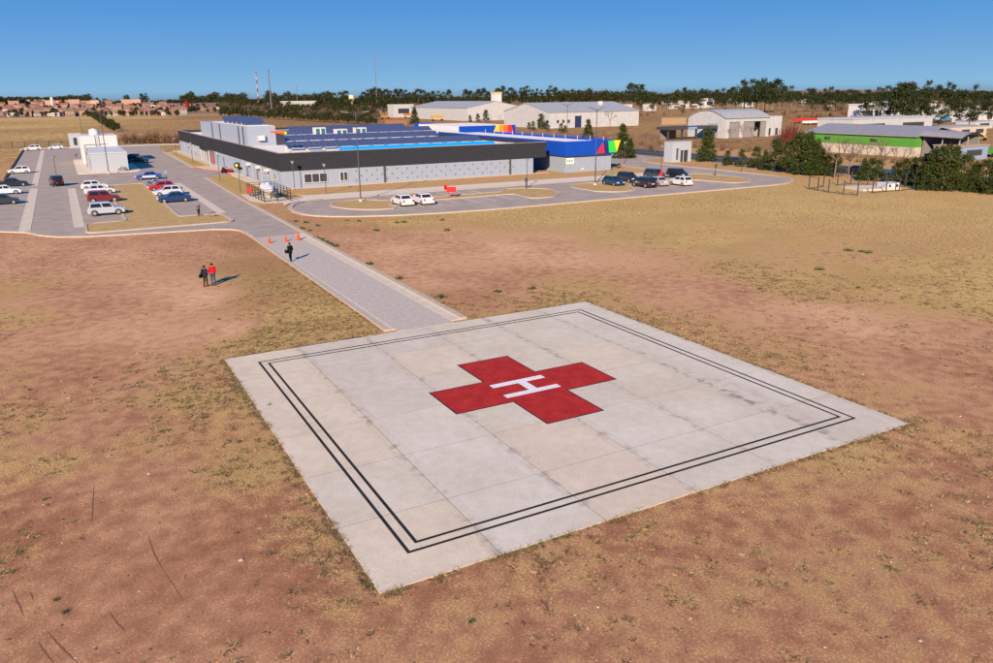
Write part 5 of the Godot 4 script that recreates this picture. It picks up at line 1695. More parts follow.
# ------------------------------------------------------------------ lamps, posts and signs
func build_lamps() -> void:
	var metal := flat("lamp_metal", Color(0.07, 0.073, 0.085), 0.5, 0.3)
	var proto := Node3D.new()
	var g := Geo.new()
	g.cyl(Vector3.ZERO, Vector3(0, 12, 0), 0.10, 0.055, 8)
	part_m("pole", g.mesh(), metal, proto)
	for s in [-1.0, 1.0]:
		g = Geo.new()
		g.cyl(Vector3(0, 11.6, 0), Vector3(s * 1.2, 12.1, 0), 0.05, 0.045, 6)
		part_m("arm", g.mesh(), metal, proto)
		g = Geo.new()
		g.box(Vector3(s * 1.6, 12.16, 0), Vector3(0.95, 0.13, 0.34), Basis(Vector3.BACK, s * 0.1))
		part_m("lamp_head", g.mesh(), flat("lamp_head", Color(0.17, 0.175, 0.19), 0.5), proto)
	g = Geo.new()
	g.cyl(Vector3.ZERO, Vector3(0, 0.35, 0), 0.28, 0.22, 10)
	part_m("base", g.mesh(), concrete(), proto)
	for q in [[17.2, -74.0, "tall double arm street lamp on the left end of the ring drive island"], [56.6, -72.7, "tall double arm street lamp on the island before the blue wing"], [-11.1, -144.0, "tall double arm street lamp beside the utility building"], [-13.0, -222.0, "tall double arm street lamp at the back of the car park"], [88.0, -128.0, "tall double arm street lamp behind the gate road"]]:
		copy(proto, "street_lamp", Vector3(q[0], 0.05, q[1]), 0.2, 1.0, q[2], "street lamp", "tall street lamps")
	proto.free()
	var small := Node3D.new()
	g = Geo.new()
	g.cyl(Vector3.ZERO, Vector3(0, 4.2, 0), 0.06, 0.05, 7)
	part_m("pole", g.mesh(), metal, small)
	g = Geo.new()
	g.cyl(Vector3(0, 4.15, 0), Vector3(0, 4.5, 0), 0.14, 0.3, 8)
	g.cyl(Vector3(0, 4.5, 0), Vector3(0, 4.58, 0), 0.33, 0.28, 8)
	part_m("lamp_head", g.mesh(), flat("lamp_head", Color.BLACK), small)
	for q in [[15.6, -85.2, "short garden lamp on the lawn strip by the front windows"], [45.4, -75.6, "short garden lamp on the right end of the ring island"], [5.2, -114.6, "short garden lamp on the verge by the entrance paving"], [7.6, -163.4, "short garden lamp on the verge before the entrance canopy"], [7.5, -191.5, "short garden lamp at the far end of the verge"], [13.0, -93.6, "short garden lamp at the clinic's corner"], [-20.2, -131.8, "short garden lamp behind the black jeep"], [83.1, -87.7, "short garden lamp on the grass inside the ring drive's end"], [86.0, -103.0, "short garden lamp at the gate road's bend"]]:
		copy(small, "garden_lamp", Vector3(q[0], 0.05, q[1]), 0, 1.0, q[2], "lamp", "short garden lamps")
	small.free()
	# round headed sign by the road
	var s1 := thing("siren_post", "post with a round yellow and black siren head on the verge", "post", Vector3(4.9, 0.05, -95.1))
	g = Geo.new()
	g.cyl(Vector3.ZERO, Vector3(0, 4.0, 0), 0.06, 0.05, 7)
	part("pole", g, metal, s1)
	g = Geo.new()
	g.cyl(Vector3(-0.1, 4.2, -0.1), Vector3(-0.2, 4.2, 0.12), 0.45, 0.45, 14)
	part("ring", g, flat("black_gap", Color(0.01, 0.01, 0.01)), s1)
	g = Geo.new()
	g.cyl(Vector3(-0.2, 4.2, 0.13), Vector3(-0.24, 4.2, 0.18), 0.24, 0.24, 12)
	part("yellow_disc", g, flat("yellow_disc", Color(0.7, 0.45, 0.02), 0.5), s1)
	g = Geo.new()
	g.box(Vector3(0.3, 3.7, 0), Vector3(0.6, 0.35, 0.3))
	part("control_box", g, flat("black_gap", Color.BLACK), s1)
	# red boards
	var r1 := thing("red_board", "red double notice board on two red legs on the median", "sign", Vector3(29.9, 0.09, -71.0), -0.3)
	for x in [-0.45, 0.45]:
		g = Geo.new()
		g.cyl(Vector3(x, 0, 0), Vector3(x, 1.1, 0), 0.05, 0.05, 6)
		part("leg", g, flat("red_pole", Color.BLACK), r1)
	g = Geo.new()
	g.bx(-0.7, 0.7, 0.75, 1.5, -0.04, 0.04)
	part("panel", g, flat("red_sign", Color(0.70, 0.012, 0.012), 0.5), r1)
	g = Geo.new()
	g.box(Vector3(-0.85, 1.45, 0.05), Vector3(0.6, 0.7, 0.06), Basis(Vector3.UP, 0.7))
	part("side_panel", g, flat("red_sign", Color.BLACK), r1)
	var r2 := thing("red_banner", "red triangular banner standing between the parked cars", "banner", G(661.5, 183.5))
	g = Geo.new()
	g.cyl(Vector3.ZERO, Vector3(0, 2.6, 0), 0.04, 0.03, 6)
	part("pole", g, metal, r2)
	g = Geo.new()
	g.loft([[Vector3(-1.1, 0.7, 0), Vector3(0, 0.7, 0), Vector3(0.05, 2.5, 0)], [Vector3(-1.1, 0.7, 0.04), Vector3(0, 0.7, 0.04), Vector3(0.05, 2.5, 0.04)]])
	part("cloth", g, flat("red_banner", Color(0.75, 0.03, 0.015), 0.6), r2)
	# small posts
	for q in [[715, 176.3, 164, "dark marker post with a small board on the ring drive's end", "board"], [741.5, 172, 166, "thin marker post on the grass before the conifers", ""], [166.8, 181, 170.5, "blue parking sign post by the motorcycles", "blue"], [526, 189.2, 178, "grey service box on a post before the clinic wall", "board"], [77, 159.5, 153.5, "dark hydrant post on the utility apron", "board"]]:
		var p := G(q[0], q[1])
		var h := tall(p, q[2])
		var o := thing("marker_post", q[3], "post", p)
		g = Geo.new()
		g.cyl(Vector3.ZERO, Vector3(0, h, 0), 0.06, 0.06, 6)
		part("pole", g, flat("fence_dark", Color.BLACK), o)
		if q[4]:
			g = Geo.new()
			g.box(Vector3(0, h - 0.3, 0.07), Vector3(0.45, 0.6, 0.05))
			part("board", g, flat("blue_panel", Color.BLACK) if q[4] == "blue" else flat("lamp_metal", Color.BLACK), o)

# ------------------------------------------------------------------ vehicles
func sheet(g: Geo, a: Vector3, b: Vector3, c: Vector3, d: Vector3, u: float, v: float) -> void:   # pane set into the four-cornered face a b c d
	var f := func(s: float, t: float) -> Vector3: return a.lerp(b, s).lerp(d.lerp(c, s), t)
	var n := (b - a).cross(d - a).normalized()
	var q := [f.call(u, v), f.call(1 - u, v), f.call(1 - u, 1 - v), f.call(u, 1 - v)]
	var r0 := []
	var r1 := []
	for p in q:
		r0.append(p - n * 0.02); r1.append(p + n * 0.015)
	g.loft([r0, r1])
func car(kind: String, paint: Color, label: String, p: Vector3, turn: float, group: String) -> void:
	var o := thing("parked_car", label, "car", Vector3(p.x, 0.034, p.z), turn, group)
	var L := 4.1; var W := 1.74; var H := 1.5; var sill := 0.24; var belt := 0.95; var hood := 0.80
	var cowl := 0.95; var rf := 0.35; var rr := -1.45; var rb := -1.9; var tail := 0.95
	match kind:
		"sedan": L = 4.45; H = 1.46; cowl = 0.95; rf = 0.3; rr = -0.95; rb = -1.55; tail = 0.98
		"suv": L = 4.35; W = 1.82; H = 1.68; belt = 1.05; hood = 0.95; sill = 0.32; cowl = 1.05; rf = 0.5; rr = -1.75; rb = -2.02; tail = 1.05
		"jeep": L = 3.9; W = 1.75; H = 1.8; belt = 1.12; hood = 1.08; sill = 0.4; cowl = 0.6; rf = 0.45; rr = -1.75; rb = -1.85; tail = 1.12
		"pickup": L = 5.1; W = 1.85; H = 1.75; belt = 1.08; hood = 1.0; sill = 0.36; cowl = 1.15; rf = 0.7; rr = -0.6; rb = -0.75; tail = 1.08
	var hl := L / 2
	var pm := StandardMaterial3D.new()
	pm.albedo_color = paint.linear_to_srgb()
	pm.roughness = 0.32
	pm.clearcoat_enabled = true
	pm.clearcoat = 0.7
	pm.clearcoat_roughness = 0.08
	var glass := flat("car_glass", Color(0.012, 0.014, 0.017), 0.06)
	# lower body: side outline swept over the width, edges drawn in
	var out := [Vector2(-hl + 0.06, sill), Vector2(-hl, sill + 0.2), Vector2(-hl + 0.02, belt - 0.2), Vector2(-hl + 0.14, tail), Vector2(rb if kind != "jeep" else -hl + 0.16, belt), Vector2(cowl, belt), Vector2(hl - 0.35, hood), Vector2(hl - 0.06, hood - 0.16), Vector2(hl, sill + 0.22), Vector2(hl - 0.1, sill)]
	if kind in ["hatch", "suv"]: out[4] = Vector2(rb + 0.1, belt)
	var mid := Vector2(0, (sill + belt) / 2)
	var rings := []
	for z in [[-W / 2, 0.93], [-W / 2 + 0.05, 0.985], [-W / 2 + 0.16, 1.0], [W / 2 - 0.16, 1.0], [W / 2 - 0.05, 0.985], [W / 2, 0.93]]:
		var ring := []
		for q in out:
			var e: Vector2 = mid + (q - mid) * Vector2(0.5 + 0.5 * z[1], z[1])
			ring.append(Vector3(e.x, e.y, z[0]))
		rings.append(ring)
	var g := Geo.new()
	g.loft(rings)
	part("body", g, pm, o)
	# cabin with windows let in
	var wb := W / 2 - 0.06
	var wt := W / 2 - (0.2 if kind != "jeep" else 0.1)
	var lo := [Vector3(cowl, belt - 0.02, wb), Vector3(cowl, belt - 0.02, -wb), Vector3(rb, belt - 0.02, -wb), Vector3(rb, belt - 0.02, wb)]
	var hi := [Vector3(rf, H - 0.06, wt), Vector3(rf, H - 0.06, -wt), Vector3(rr, H - 0.06, -wt), Vector3(rr, H - 0.06, wt)]
	var top := []
	for q in hi: top.append(Vector3(lerpf((rf + rr) / 2, q.x, 0.9), H, q.z * 0.88))
	g = Geo.new()
	g.loft([lo, hi, top])
	part("cabin", g, pm, o)
	g = Geo.new()
	sheet(g, lo[0], lo[1], hi[1], hi[0], 0.05, 0.08)
	part("windscreen", g, glass, o)
	g = Geo.new()
	sheet(g, lo[2], lo[3], hi[3], hi[2], 0.08, 0.12)
	part("rear_window", g, glass, o)
	for s in [[1, 2], [3, 0]]:
		var a: Vector3 = lo[s[0]]; var b: Vector3 = lo[s[1]]; var c: Vector3 = hi[s[1]]; var d: Vector3 = hi[s[0]]
		var am := a.lerp(b, 0.52); var dm := d.lerp(c, 0.5)
		var am2 := a.lerp(b, 0.55); var dm2 := d.lerp(c, 0.53)
		g = Geo.new()
		sheet(g, a.lerp(b, 0.05), am, dm, d.lerp(c, 0.03), 0.03, 0.1)
		part("side_window", g, glass, o)
		g = Geo.new()
		sheet(g, am2, b.lerp(a, 0.06), c.lerp(d, 0.04), dm2, 0.03, 0.1)
		part("side_window", g, glass, o)
	if kind == "pickup":
		g = Geo.new()
		g.bx(-hl + 0.25, rb - 0.2, belt - 0.004, belt + 0.012, -wb + 0.12, wb - 0.12)
		part("cargo_bed", g, flat("tyre", Color(0.02, 0.02, 0.02), 0.9), o)
	# wheels
	var wr := 0.31 if kind in ["hatch", "sedan"] else 0.37
	for x in [hl - 0.82, -hl + 0.78]:
		for s in [-1.0, 1.0]:
			g = Geo.new()
			g.cyl(Vector3(x, wr, s * (W / 2 - 0.2)), Vector3(x, wr, s * (W / 2 + 0.01)), wr, wr, 18)
			var w := part("wheel", g, flat("tyre", Color(0.02, 0.02, 0.02), 0.9), o)
			g = Geo.new()
			g.cyl(Vector3(x, wr, s * (W / 2 + 0.011)), Vector3(x, wr, s * (W / 2 + 0.03)), wr * 0.66, wr * 0.55, 14)
			part("rim", g, flat("rim", Color(0.42, 0.42, 0.43), 0.35, 0.6), w)
			g = Geo.new()
			for k in 10:   # arch lip
				var a0 := PI * k / 10.0; var a1 := PI * (k + 1) / 10.0
				g.cyl(Vector3(x + cos(a0) * (wr + 0.05), wr + sin(a0) * (wr + 0.05), s * (W / 2 - 0.03)), Vector3(x + cos(a1) * (wr + 0.05), wr + sin(a1) * (wr + 0.05), s * (W / 2 - 0.03)), 0.04, 0.04, 5, false)
			part("wheel_arch", g, flat("tyre", Color.BLACK), o)
	for s in [-1.0, 1.0]:
		g = Geo.new()
		g.box(Vector3(hl - 0.08, hood - 0.2, s * (W / 2 - 0.28)), Vector3(0.16, 0.14, 0.36), Basis(Vector3.UP, s * -0.25))
		part("headlight", g, flat("headlight", Color(0.55, 0.57, 0.6), 0.15), o)
		g = Geo.new()
		g.box(Vector3(-hl + 0.06, belt - 0.2, s * (W / 2 - 0.2)), Vector3(0.12, 0.26, 0.26))
		part("taillight", g, flat("taillight", Color(0.35, 0.01, 0.015), 0.2), o)
		g = Geo.new()
		g.box(Vector3(cowl - 0.18, belt + 0.1, s * (W / 2 + 0.08)), Vector3(0.1, 0.14, 0.18))
		part("mirror", g, pm, o)
	g = Geo.new()
	g.bx(-hl - 0.012, -hl + 0.03, 0.62, 0.74, -0.26, 0.26)
	part("number_plate", g, flat("plate", Color(0.6, 0.6, 0.6), 0.5), o)
	if kind == "jeep":
		g = Geo.new()
		g.cyl(Vector3(-hl - 0.18, 0.95, 0.0), Vector3(-hl - 0.02, 0.95, 0.0), 0.36, 0.36, 16)
		part("spare_wheel", g, flat("tyre", Color.BLACK), o)
func motorcycle(label: String, p: Vector3, turn: float, paint: Color, group: String) -> void:
	var o := thing("motorcycle", label, "motorcycle", Vector3(p.x, 0.034, p.z), turn, group)
	var tyre := flat("tyre", Color(0.02, 0.02, 0.02), 0.9)
	for x in [0.65, -0.65]:
		var g := Geo.new()
		for k in 14:
			var a := TAU * k / 14; var b := TAU * (k + 1) / 14
			g.cyl(Vector3(x + cos(a) * 0.27, 0.32 + sin(a) * 0.27, 0), Vector3(x + cos(b) * 0.27, 0.32 + sin(b) * 0.27, 0), 0.055, 0.055, 6, false)
		var w := part("wheel", g, tyre, o)
		g = Geo.new()
		g.cyl(Vector3(x, 0.32, -0.02), Vector3(x, 0.32, 0.02), 0.22, 0.22, 12)
		part("rim", g, flat("steel_dark", Color.BLACK), w)
	var g2 := Geo.new()
	g2.loft([[Vector3(-0.4, 0.35, -0.1), Vector3(0.35, 0.35, -0.1), Vector3(0.35, 0.35, 0.1), Vector3(-0.4, 0.35, 0.1)], [Vector3(-0.35, 0.62, -0.14), Vector3(0.4, 0.66, -0.14), Vector3(0.4, 0.66, 0.14), Vector3(-0.35, 0.62, 0.14)]])
	part("engine", g2, flat("dark_wall", Color.BLACK), o)
	g2 = Geo.new()
	g2.loft([[Vector3(-0.1, 0.66, -0.12), Vector3(0.42, 0.7, -0.12), Vector3(0.42, 0.7, 0.12), Vector3(-0.1, 0.66, 0.12)], [Vector3(-0.05, 0.82, -0.09), Vector3(0.38, 0.92, -0.09), Vector3(0.38, 0.92, 0.09), Vector3(-0.05, 0.82, 0.09)]])
	part("fuel_tank", g2, flat("moto_%s" % paint.to_html(), paint, 0.3), o)
	g2 = Geo.new()
	g2.bx(-0.8, -0.06, 0.7, 0.82, -0.13, 0.13)
	part("seat", g2, tyre, o)
	g2 = Geo.new()
	for s in [-0.07, 0.07]: g2.cyl(Vector3(0.65, 0.32, s), Vector3(0.42, 0.98, s), 0.03, 0.03, 6)
	part("fork", g2, flat("steel_dark", Color.BLACK), o)
	g2 = Geo.new()
	g2.cyl(Vector3(0.36, 1.05, -0.36), Vector3(0.36, 1.05, 0.36), 0.02, 0.02, 6)
	g2.cyl(Vector3(0.4, 0.98, 0), Vector3(0.36, 1.05, 0), 0.03, 0.03, 6)
	part("handlebar", g2, flat("steel_dark", Color.BLACK), o)
	g2 = Geo.new()
	g2.cyl(Vector3(0.5, 0.9, 0), Vector3(0.62, 0.88, 0), 0.09, 0.11, 10)
	part("headlight", g2, flat("headlight", Color.BLACK), o)
func build_vehicles() -> void:
	var white := Color(0.52, 0.53, 0.55)
	var silver := Color(0.36, 0.39, 0.44)
	var black := Color(0.012, 0.013, 0.015)
	var N := PI / 2      # nose away from the viewer, -z
	var gl := "cars along the left kerb of the car park"
	var gm := "cars beside the grass island"
	var gr := "cars on the island's right bays"
	var gw := "cars on the ring drive"
	car("suv", white, "white sport utility car at the back of the car park", Vector3(-26.2, 0, -243.0), PI, gl)
	car("hatch", Color(0.5, 0.52, 0.56), "light silver hatchback at the back of the car park", Vector3(-20.2, 0, -246.0), PI, gl)
	car("hatch", white, "white hatchback alone by the dark kerb", Vector3(-26.9, 0, -156.2), PI, gl)
	car("sedan", black, "black sedan parked along the left kerb", Vector3(-26.8, 0, -127.6), 0, gl)
	car("sedan", Color(0.50, 0.54, 0.60), "pale silver sedan between the black sedan and dark hatchback", Vector3(-27.4, 0, -114.2), 0, gl)
	car("hatch", Color(0.02, 0.03, 0.035), "dark teal hatchback nearest the earth bank", Vector3(-27.0, 0, -100.0), 0, gl)
	car("jeep", black, "black boxy jeep standing in the middle of the car park", Vector3(-20.3, 0, -124.2), PI * 0.55, "")
	car("hatch", white, "white hatchback at the far end of the island bays", Vector3(-14.8, 0, -114.0), 0, gm)
	car("sedan", Color(0.45, 0.48, 0.53), "silver sedan between white hatchback and dark red car", Vector3(-14.4, 0, -106.2), 0, gm)
	car("suv", Color(0.14, 0.008, 0.012), "dark red sport utility car in the island bays", Vector3(-14.4, 0, -94.6), 0, gm)
	car("suv", Color(0.33, 0.37, 0.44), "silver blue sport utility car at the near end of the island bays", Vector3(-14.8, 0, -79.8), 0, gm)
	car("sedan", Color(0.012, 0.06, 0.30), "blue and white patrol sedan behind the motorcycles", Vector3(-5.4, 0, -126.8), PI, gr)
	var o := get_node("parked_car_011")
	var g := Geo.new()
	g.bx(-1.2, 1.1, 0.42, 0.78, -0.89, -0.872)
	g.bx(-1.2, 1.1, 0.42, 0.78, 0.872, 0.89)
	part("white_door_panel", g, flat("ac_white", Color.BLACK), o)
	g = Geo.new()
	g.bx(-0.35, -0.1, 1.46, 1.56, -0.5, 0.5)
	part("light_bar", g, flat("blue_panel", Color.BLACK), o)
	car("hatch", Color(0.36, 0.010, 0.016), "bright red hatchback next to the motorcycles", Vector3(-5.4, 0, -106.0), PI, gr)
	car("hatch", Color(0.42, 0.47, 0.52), "light silver hatchback between the red and blue cars", Vector3(-5.4, 0, -98.0), PI, gr)
	car("sedan", Color(0.008, 0.03, 0.10), "dark blue sedan nearest the standing person in grey", Vector3(-5.6, 0, -88.8), PI, gr)
	car("suv", black, "black sport utility car in the shadow of the utility building", Vector3(-4.2, 0, -179.0), PI * 0.97, "")
	car("sedan", black, "black sedan in the shadow of the utility building", Vector3(-3.4, 0, -170.5), PI * 0.97, "")
	car("sedan", Color(0.55, 0.56, 0.58), "white sedan at the left end of the ring drive bays", Vector3(20.9, 0, -67.6), N, gw)
	car("sedan", Color(0.55, 0.56, 0.58), "white sedan on the open side of its white twin", Vector3(23.8, 0, -67.4), N, gw)
	car("hatch", Color(0.006, 0.035, 0.075), "teal blue hatchback beside the lamp island", Vector3(59.0, 0, -71.0), -N, gw)
	car("suv", black, "black sport utility car facing the blue wing corner", Vector3(63.9, 0, -73.5), -N, gw)
	car("suv", Color(0.014, 0.013, 0.017), "black sport utility car with its tail to the dry field", Vector3(61.4, 0, -66.2), N, gw)
	car("sedan", Color(0.30, 0.33, 0.33), "pale green grey sedan between black and white cars", Vector3(64.6, 0, -67.0), N, gw)
	car("suv", Color(0.022, 0.03, 0.035), "dark grey sport utility car behind the red banner", Vector3(71.2, 0, -75.3), -N, gw)
	car("suv", black, "black sport utility car behind the white hatchback", Vector3(75.0, 0, -73.8), -N, gw)
	car("hatch", white, "white hatchback at the right end of the ring drive bays", Vector3(67.9, 0, -65.0), N, gw)
	car("suv", Color(0.02, 0.025, 0.05), "dark car driving on the highway behind the conifers", G(862, 175.5), -N, "")
	# more cars half hidden behind the conifers
	for q in [[732, 164.5], [757, 167], [786, 170.5], [815, 173.5], [845, 182.5], [875, 183], [893, 184.5]]:
		var p := G(q[0], q[1])
		car("hatch", black, "dark car parked in the shade under the highway conifers", Vector3(maxf(p.x, 99.5), 0, p.z), -N, "cars under the highway conifers")
	motorcycle("dark motorcycle leaning by the utility building's wall", Vector3(-8.2, 0.11, -148.4), PI * 0.9, Color(0.02, 0.03, 0.08), "")
	for i in 3:
		motorcycle("dark motorcycle in the bay beside the red hatchback", Vector3(-6.6 + i * 1.3, 0, -112.5 - (i % 2) * 2.2), PI * 0.6 + i * 0.3, Color(0.03, 0.04, 0.06), "motorcycles beside the red hatchback")
	motorcycle("dark motorcycle at the blue wing's right corner", Vector3(79.0, 0.05, -95.8), 0.5, Color(0.01, 0.01, 0.012), "")

# ------------------------------------------------------------------ people: one skin over a skeleton of tapered bones
func skin(g: Geo, bones: Array, cell: float, k: float) -> void:   # bone: [from, to, radius, radius, colour]
	var lo := Vector3.ONE * 1e9
	var hi := -lo
	for b in bones:
		for e in 2:
			var m: Vector3 = Vector3.ONE * (b[2 + e] + k + cell * 2)
			lo = lo.min(b[e] - m); hi = hi.max(b[e] + m)
	var n := Vector3i(((hi - lo) / cell).ceil()) + Vector3i.ONE
	var f := PackedFloat32Array()
	f.resize(n.x * n.y * n.z)
	f.fill(1.0)
	for b in bones:
		var a: Vector3 = b[0]
		var d: Vector3 = b[1] - a
		var dd := maxf(d.length_squared(), 1e-9)
		var r0: float = b[2]
		var r1: float = b[3]
		var m := Vector3.ONE * (maxf(r0, r1) + k + cell * 2)
		var i0 := Vector3i(((a.min(b[1]) - m - lo) / cell).floor()).clamp(Vector3i.ZERO, n - Vector3i.ONE)
		var i1 := Vector3i(((a.max(b[1]) + m - lo) / cell).ceil()).clamp(Vector3i.ZERO, n - Vector3i.ONE)
		for z in range(i0.z, i1.z + 1):
			for y in range(i0.y, i1.y + 1):
				var row := (z * n.y + y) * n.x
				for x in range(i0.x, i1.x + 1):
					var p := lo + Vector3(x, y, z) * cell - a
					var t := clampf(p.dot(d) / dd, 0.0, 1.0)
					var q := (p - d * t).length() - lerpf(r0, r1, t)
					var c := f[row + x]
					var h := maxf(k - absf(c - q), 0.0) / k
					f[row + x] = minf(c, q) - h * h * k * 0.25
	var ids := {}
	var pos := PackedVector3Array()
	var st := [1, n.x, n.x * n.y]
	var cell_at := func(x: int, y: int, z: int) -> int:
		var key := (z * n.y + y) * n.x + x
		if key in ids: return ids[key]
		var s := Vector3.ZERO
		var cnt := 0
		for e in 12:
			var ax := e / 4
			var u := (e % 4) & 1
			var v := (e % 4) >> 1
			var c := Vector3i(x, y, z)
			c[(ax + 1) % 3] += u
			c[(ax + 2) % 3] += v
			var k0 := (c.z * n.y + c.y) * n.x + c.x
			var f0 := f[k0]
			var f1 := f[k0 + st[ax]]
			if (f0 < 0.0) != (f1 < 0.0):
				var pp := Vector3(c)
				pp[ax] += f0 / (f0 - f1)
				s += pp
				cnt += 1
		ids[key] = pos.size()
		pos.append(lo + s / maxi(cnt, 1) * cell)
		return pos.size() - 1
	var quads := []
	for z in range(1, n.z - 1):
		for y in range(1, n.y - 1):
			for x in range(1, n.x - 1):
				var k0 := (z * n.y + y) * n.x + x
				var f0 := f[k0]
				if f0 > cell * 2: continue
				for ax in 3:
					var f1 := f[k0 + st[ax]]
					if (f0 < 0.0) == (f1 < 0.0): continue
					var u := (ax + 1) % 3
					var v := (ax + 2) % 3
					var c := Vector3i(x, y, z)
					var cu := c; cu[u] -= 1
					var cv := c; cv[v] -= 1
					var cuv := cu; cuv[v] -= 1
					quads.append([cell_at.call(c.x, c.y, c.z), cell_at.call(cu.x, cu.y, cu.z), cell_at.call(cuv.x, cuv.y, cuv.z), cell_at.call(cv.x, cv.y, cv.z)])
	var nor := PackedVector3Array()
	var col := PackedColorArray()
	for p in pos:
		var i := Vector3i(((p - lo) / cell).round()).clamp(Vector3i.ONE, n - Vector3i(2, 2, 2))
		var k0 := (i.z * n.y + i.y) * n.x + i.x
		nor.append(Vector3(f[k0 + 1] - f[k0 - 1], f[k0 + st[1]] - f[k0 - st[1]], f[k0 + st[2]] - f[k0 - st[2]]).normalized())
		var best := 1e9
		var bc := Color.WHITE
		for b in bones:
			var d: Vector3 = b[1] - b[0]
			var t := clampf((p - b[0]).dot(d) / maxf(d.length_squared(), 1e-9), 0.0, 1.0)
			var q: float = (p - b[0] - d * t).length() - lerpf(b[2], b[3], t)
			if q < best:
				best = q; bc = b[4]
		col.append(bc)
	for q in quads:
		for tr in [[0, 1, 2], [0, 2, 3]]:
			var a: int = q[tr[0]]
			var b: int = q[tr[1]]
			var c: int = q[tr[2]]
			var fn := (pos[c] - pos[a]).cross(pos[b] - pos[a])
			var order := [a, b, c] if fn.dot(nor[a] + nor[b] + nor[c]) > 0 else [a, c, b]
			for i in order:
				g.col = col[i]
				g.put(pos[i], nor[i])
func person(label: String, at: Vector3, turn: float, jacket: Color, trousers: Color, hair: Color, stride: float, height: float, arm_in: float, lean: float, cap: bool = false) -> Node3D:
	var o := thing("person", label, "person", at, turn)
	var g := Geo.new()
	g.colored = true
	var flesh := Color(0.40, 0.24, 0.17)
	var shoe := Color(0.02, 0.018, 0.016)
	var s := height / 1.75
	var V := func(x: float, y: float, z: float) -> Vector3: return Vector3(x + lean * maxf(0, y - 0.95), y, z) * s
	var body := []
	# facing +x; left is -z
	body.append([V.call(0, 0.95, -0.06), V.call(0, 0.95, 0.06), 0.145 * s, 0.145 * s, trousers])
	body.append([V.call(0.0, 1.05, -0.05), V.call(0.0, 1.05, 0.05), 0.145 * s, 0.145 * s, jacket])
	body.append([V.call(0.0, 1.2, -0.07), V.call(0.0, 1.2, 0.07), 0.145 * s, 0.145 * s, jacket])
	body.append([V.call(0.0, 1.36, -0.1), V.call(0.0, 1.36, 0.1), 0.125 * s, 0.125 * s, jacket])
	body.append([V.call(-0.01, 1.43, -0.14), V.call(-0.01, 1.43, 0.14), 0.075 * s, 0.075 * s, jacket])
	body.append([V.call(0, 1.42, 0), V.call(0.02, 1.56, 0), 0.065 * s, 0.055 * s, flesh])
	for d in [-1.0, 1.0]:
		var f: float = stride * d
		var hip = V.call(0, 0.92, d * 0.09)
		var knee = V.call(0.04 + f * 0.5, 0.5, d * 0.10)
		var ank = V.call(-0.02 + f, 0.1, d * 0.11)
		body.append([hip, knee, 0.095 * s, 0.065 * s, trousers])
		body.append([knee, ank, 0.068 * s, 0.05 * s, trousers])
		body.append([ank + Vector3(-0.03, -0.055, 0) * s, ank + Vector3(0.17, -0.065, d * 0.02) * s, 0.043 * s, 0.036 * s, shoe])
		var sh = V.call(-0.01, 1.41, d * 0.2)
		var el = V.call(-0.05, 1.13, d * 0.25)
		var wr = V.call(0.06 + arm_in * 0.16, 0.92 + arm_in * 0.14, d * (0.25 - 0.12 * arm_in))
		body.append([sh, el, 0.062 * s, 0.05 * s, jacket])
		body.append([el, wr, 0.05 * s, 0.037 * s, jacket])
		var hand := []
		var dir = (wr - el).normalized()
		var side := Vector3(0, 0, 1).cross(dir).normalized()
		var palm = wr + dir * 0.07 * s
		hand.append([wr - dir * 0.02, palm, 0.028 * s, 0.033 * s, flesh])
		for fi in 4:
			var root = palm + side * (fi - 1.5) * 0.02 * s
			var kn = root + (dir + Vector3(0, 0, -d * 0.25)).normalized() * (0.045 - 0.006 * absf(fi - 1.3)) * s
			hand.append([root, kn, 0.0095 * s, 0.009 * s, flesh])
			hand.append([kn, kn + (dir + Vector3(0, 0, -d * 0.9)).normalized() * 0.03 * s, 0.009 * s, 0.007 * s, flesh])
		var th = wr + dir * 0.03 * s + side * 0.03 * s
		hand.append([th, th + (side + dir * 0.8).normalized() * 0.05 * s, 0.011 * s, 0.009 * s, flesh])
		skin(g, hand, 0.007 * s, 0.008)
	skin(g, body, 0.02 * s, 0.05)
	var head := []
	head.append([V.call(0.03, 1.50, 0), V.call(0.03, 1.58, 0), 0.05 * s, 0.05 * s, flesh])
	head.append([V.call(0.035, 1.59, 0), V.call(0.03, 1.66, 0), 0.07 * s, 0.082 * s, flesh])
	head.append([V.call(0.08, 1.575, -0.01), V.call(0.08, 1.575, 0.01), 0.035 * s, 0.035 * s, flesh])
	head.append([V.call(0.115, 1.64, 0), V.call(0.13, 1.615, 0), 0.01 * s, 0.015 * s, flesh])
	for d in [-1.0, 1.0]:
		head.append([V.call(0.02, 1.66, d * 0.082), V.call(0.02, 1.62, d * 0.08), 0.015 * s, 0.012 * s, flesh])
		head.append([V.call(0.1, 1.65, d * 0.03), V.call(0.102, 1.65, d * 0.034), 0.012 * s, 0.012 * s, Color(0.05, 0.04, 0.035)])
		head.append([V.call(-0.01, 1.62, d * 0.04), V.call(-0.01, 1.68, d * 0.035), 0.065 * s, 0.06 * s, hair])
	head.append([V.call(0.106, 1.585, -0.018), V.call(0.106, 1.585, 0.018), 0.009 * s, 0.009 * s, Color(0.25, 0.1, 0.08)])
	head.append([V.call(-0.02, 1.68, 0), V.call(0.06, 1.715, 0), 0.07 * s, 0.05 * s, hair])
	if cap: head.append([V.call(0.08, 1.70, -0.02), V.call(0.15, 1.69, 0.0), 0.03 * s, 0.02 * s, hair])
	skin(g, head, 0.011 * s, 0.015)
	part("body", g, vcol("cloth", 0.85), o)
	return o
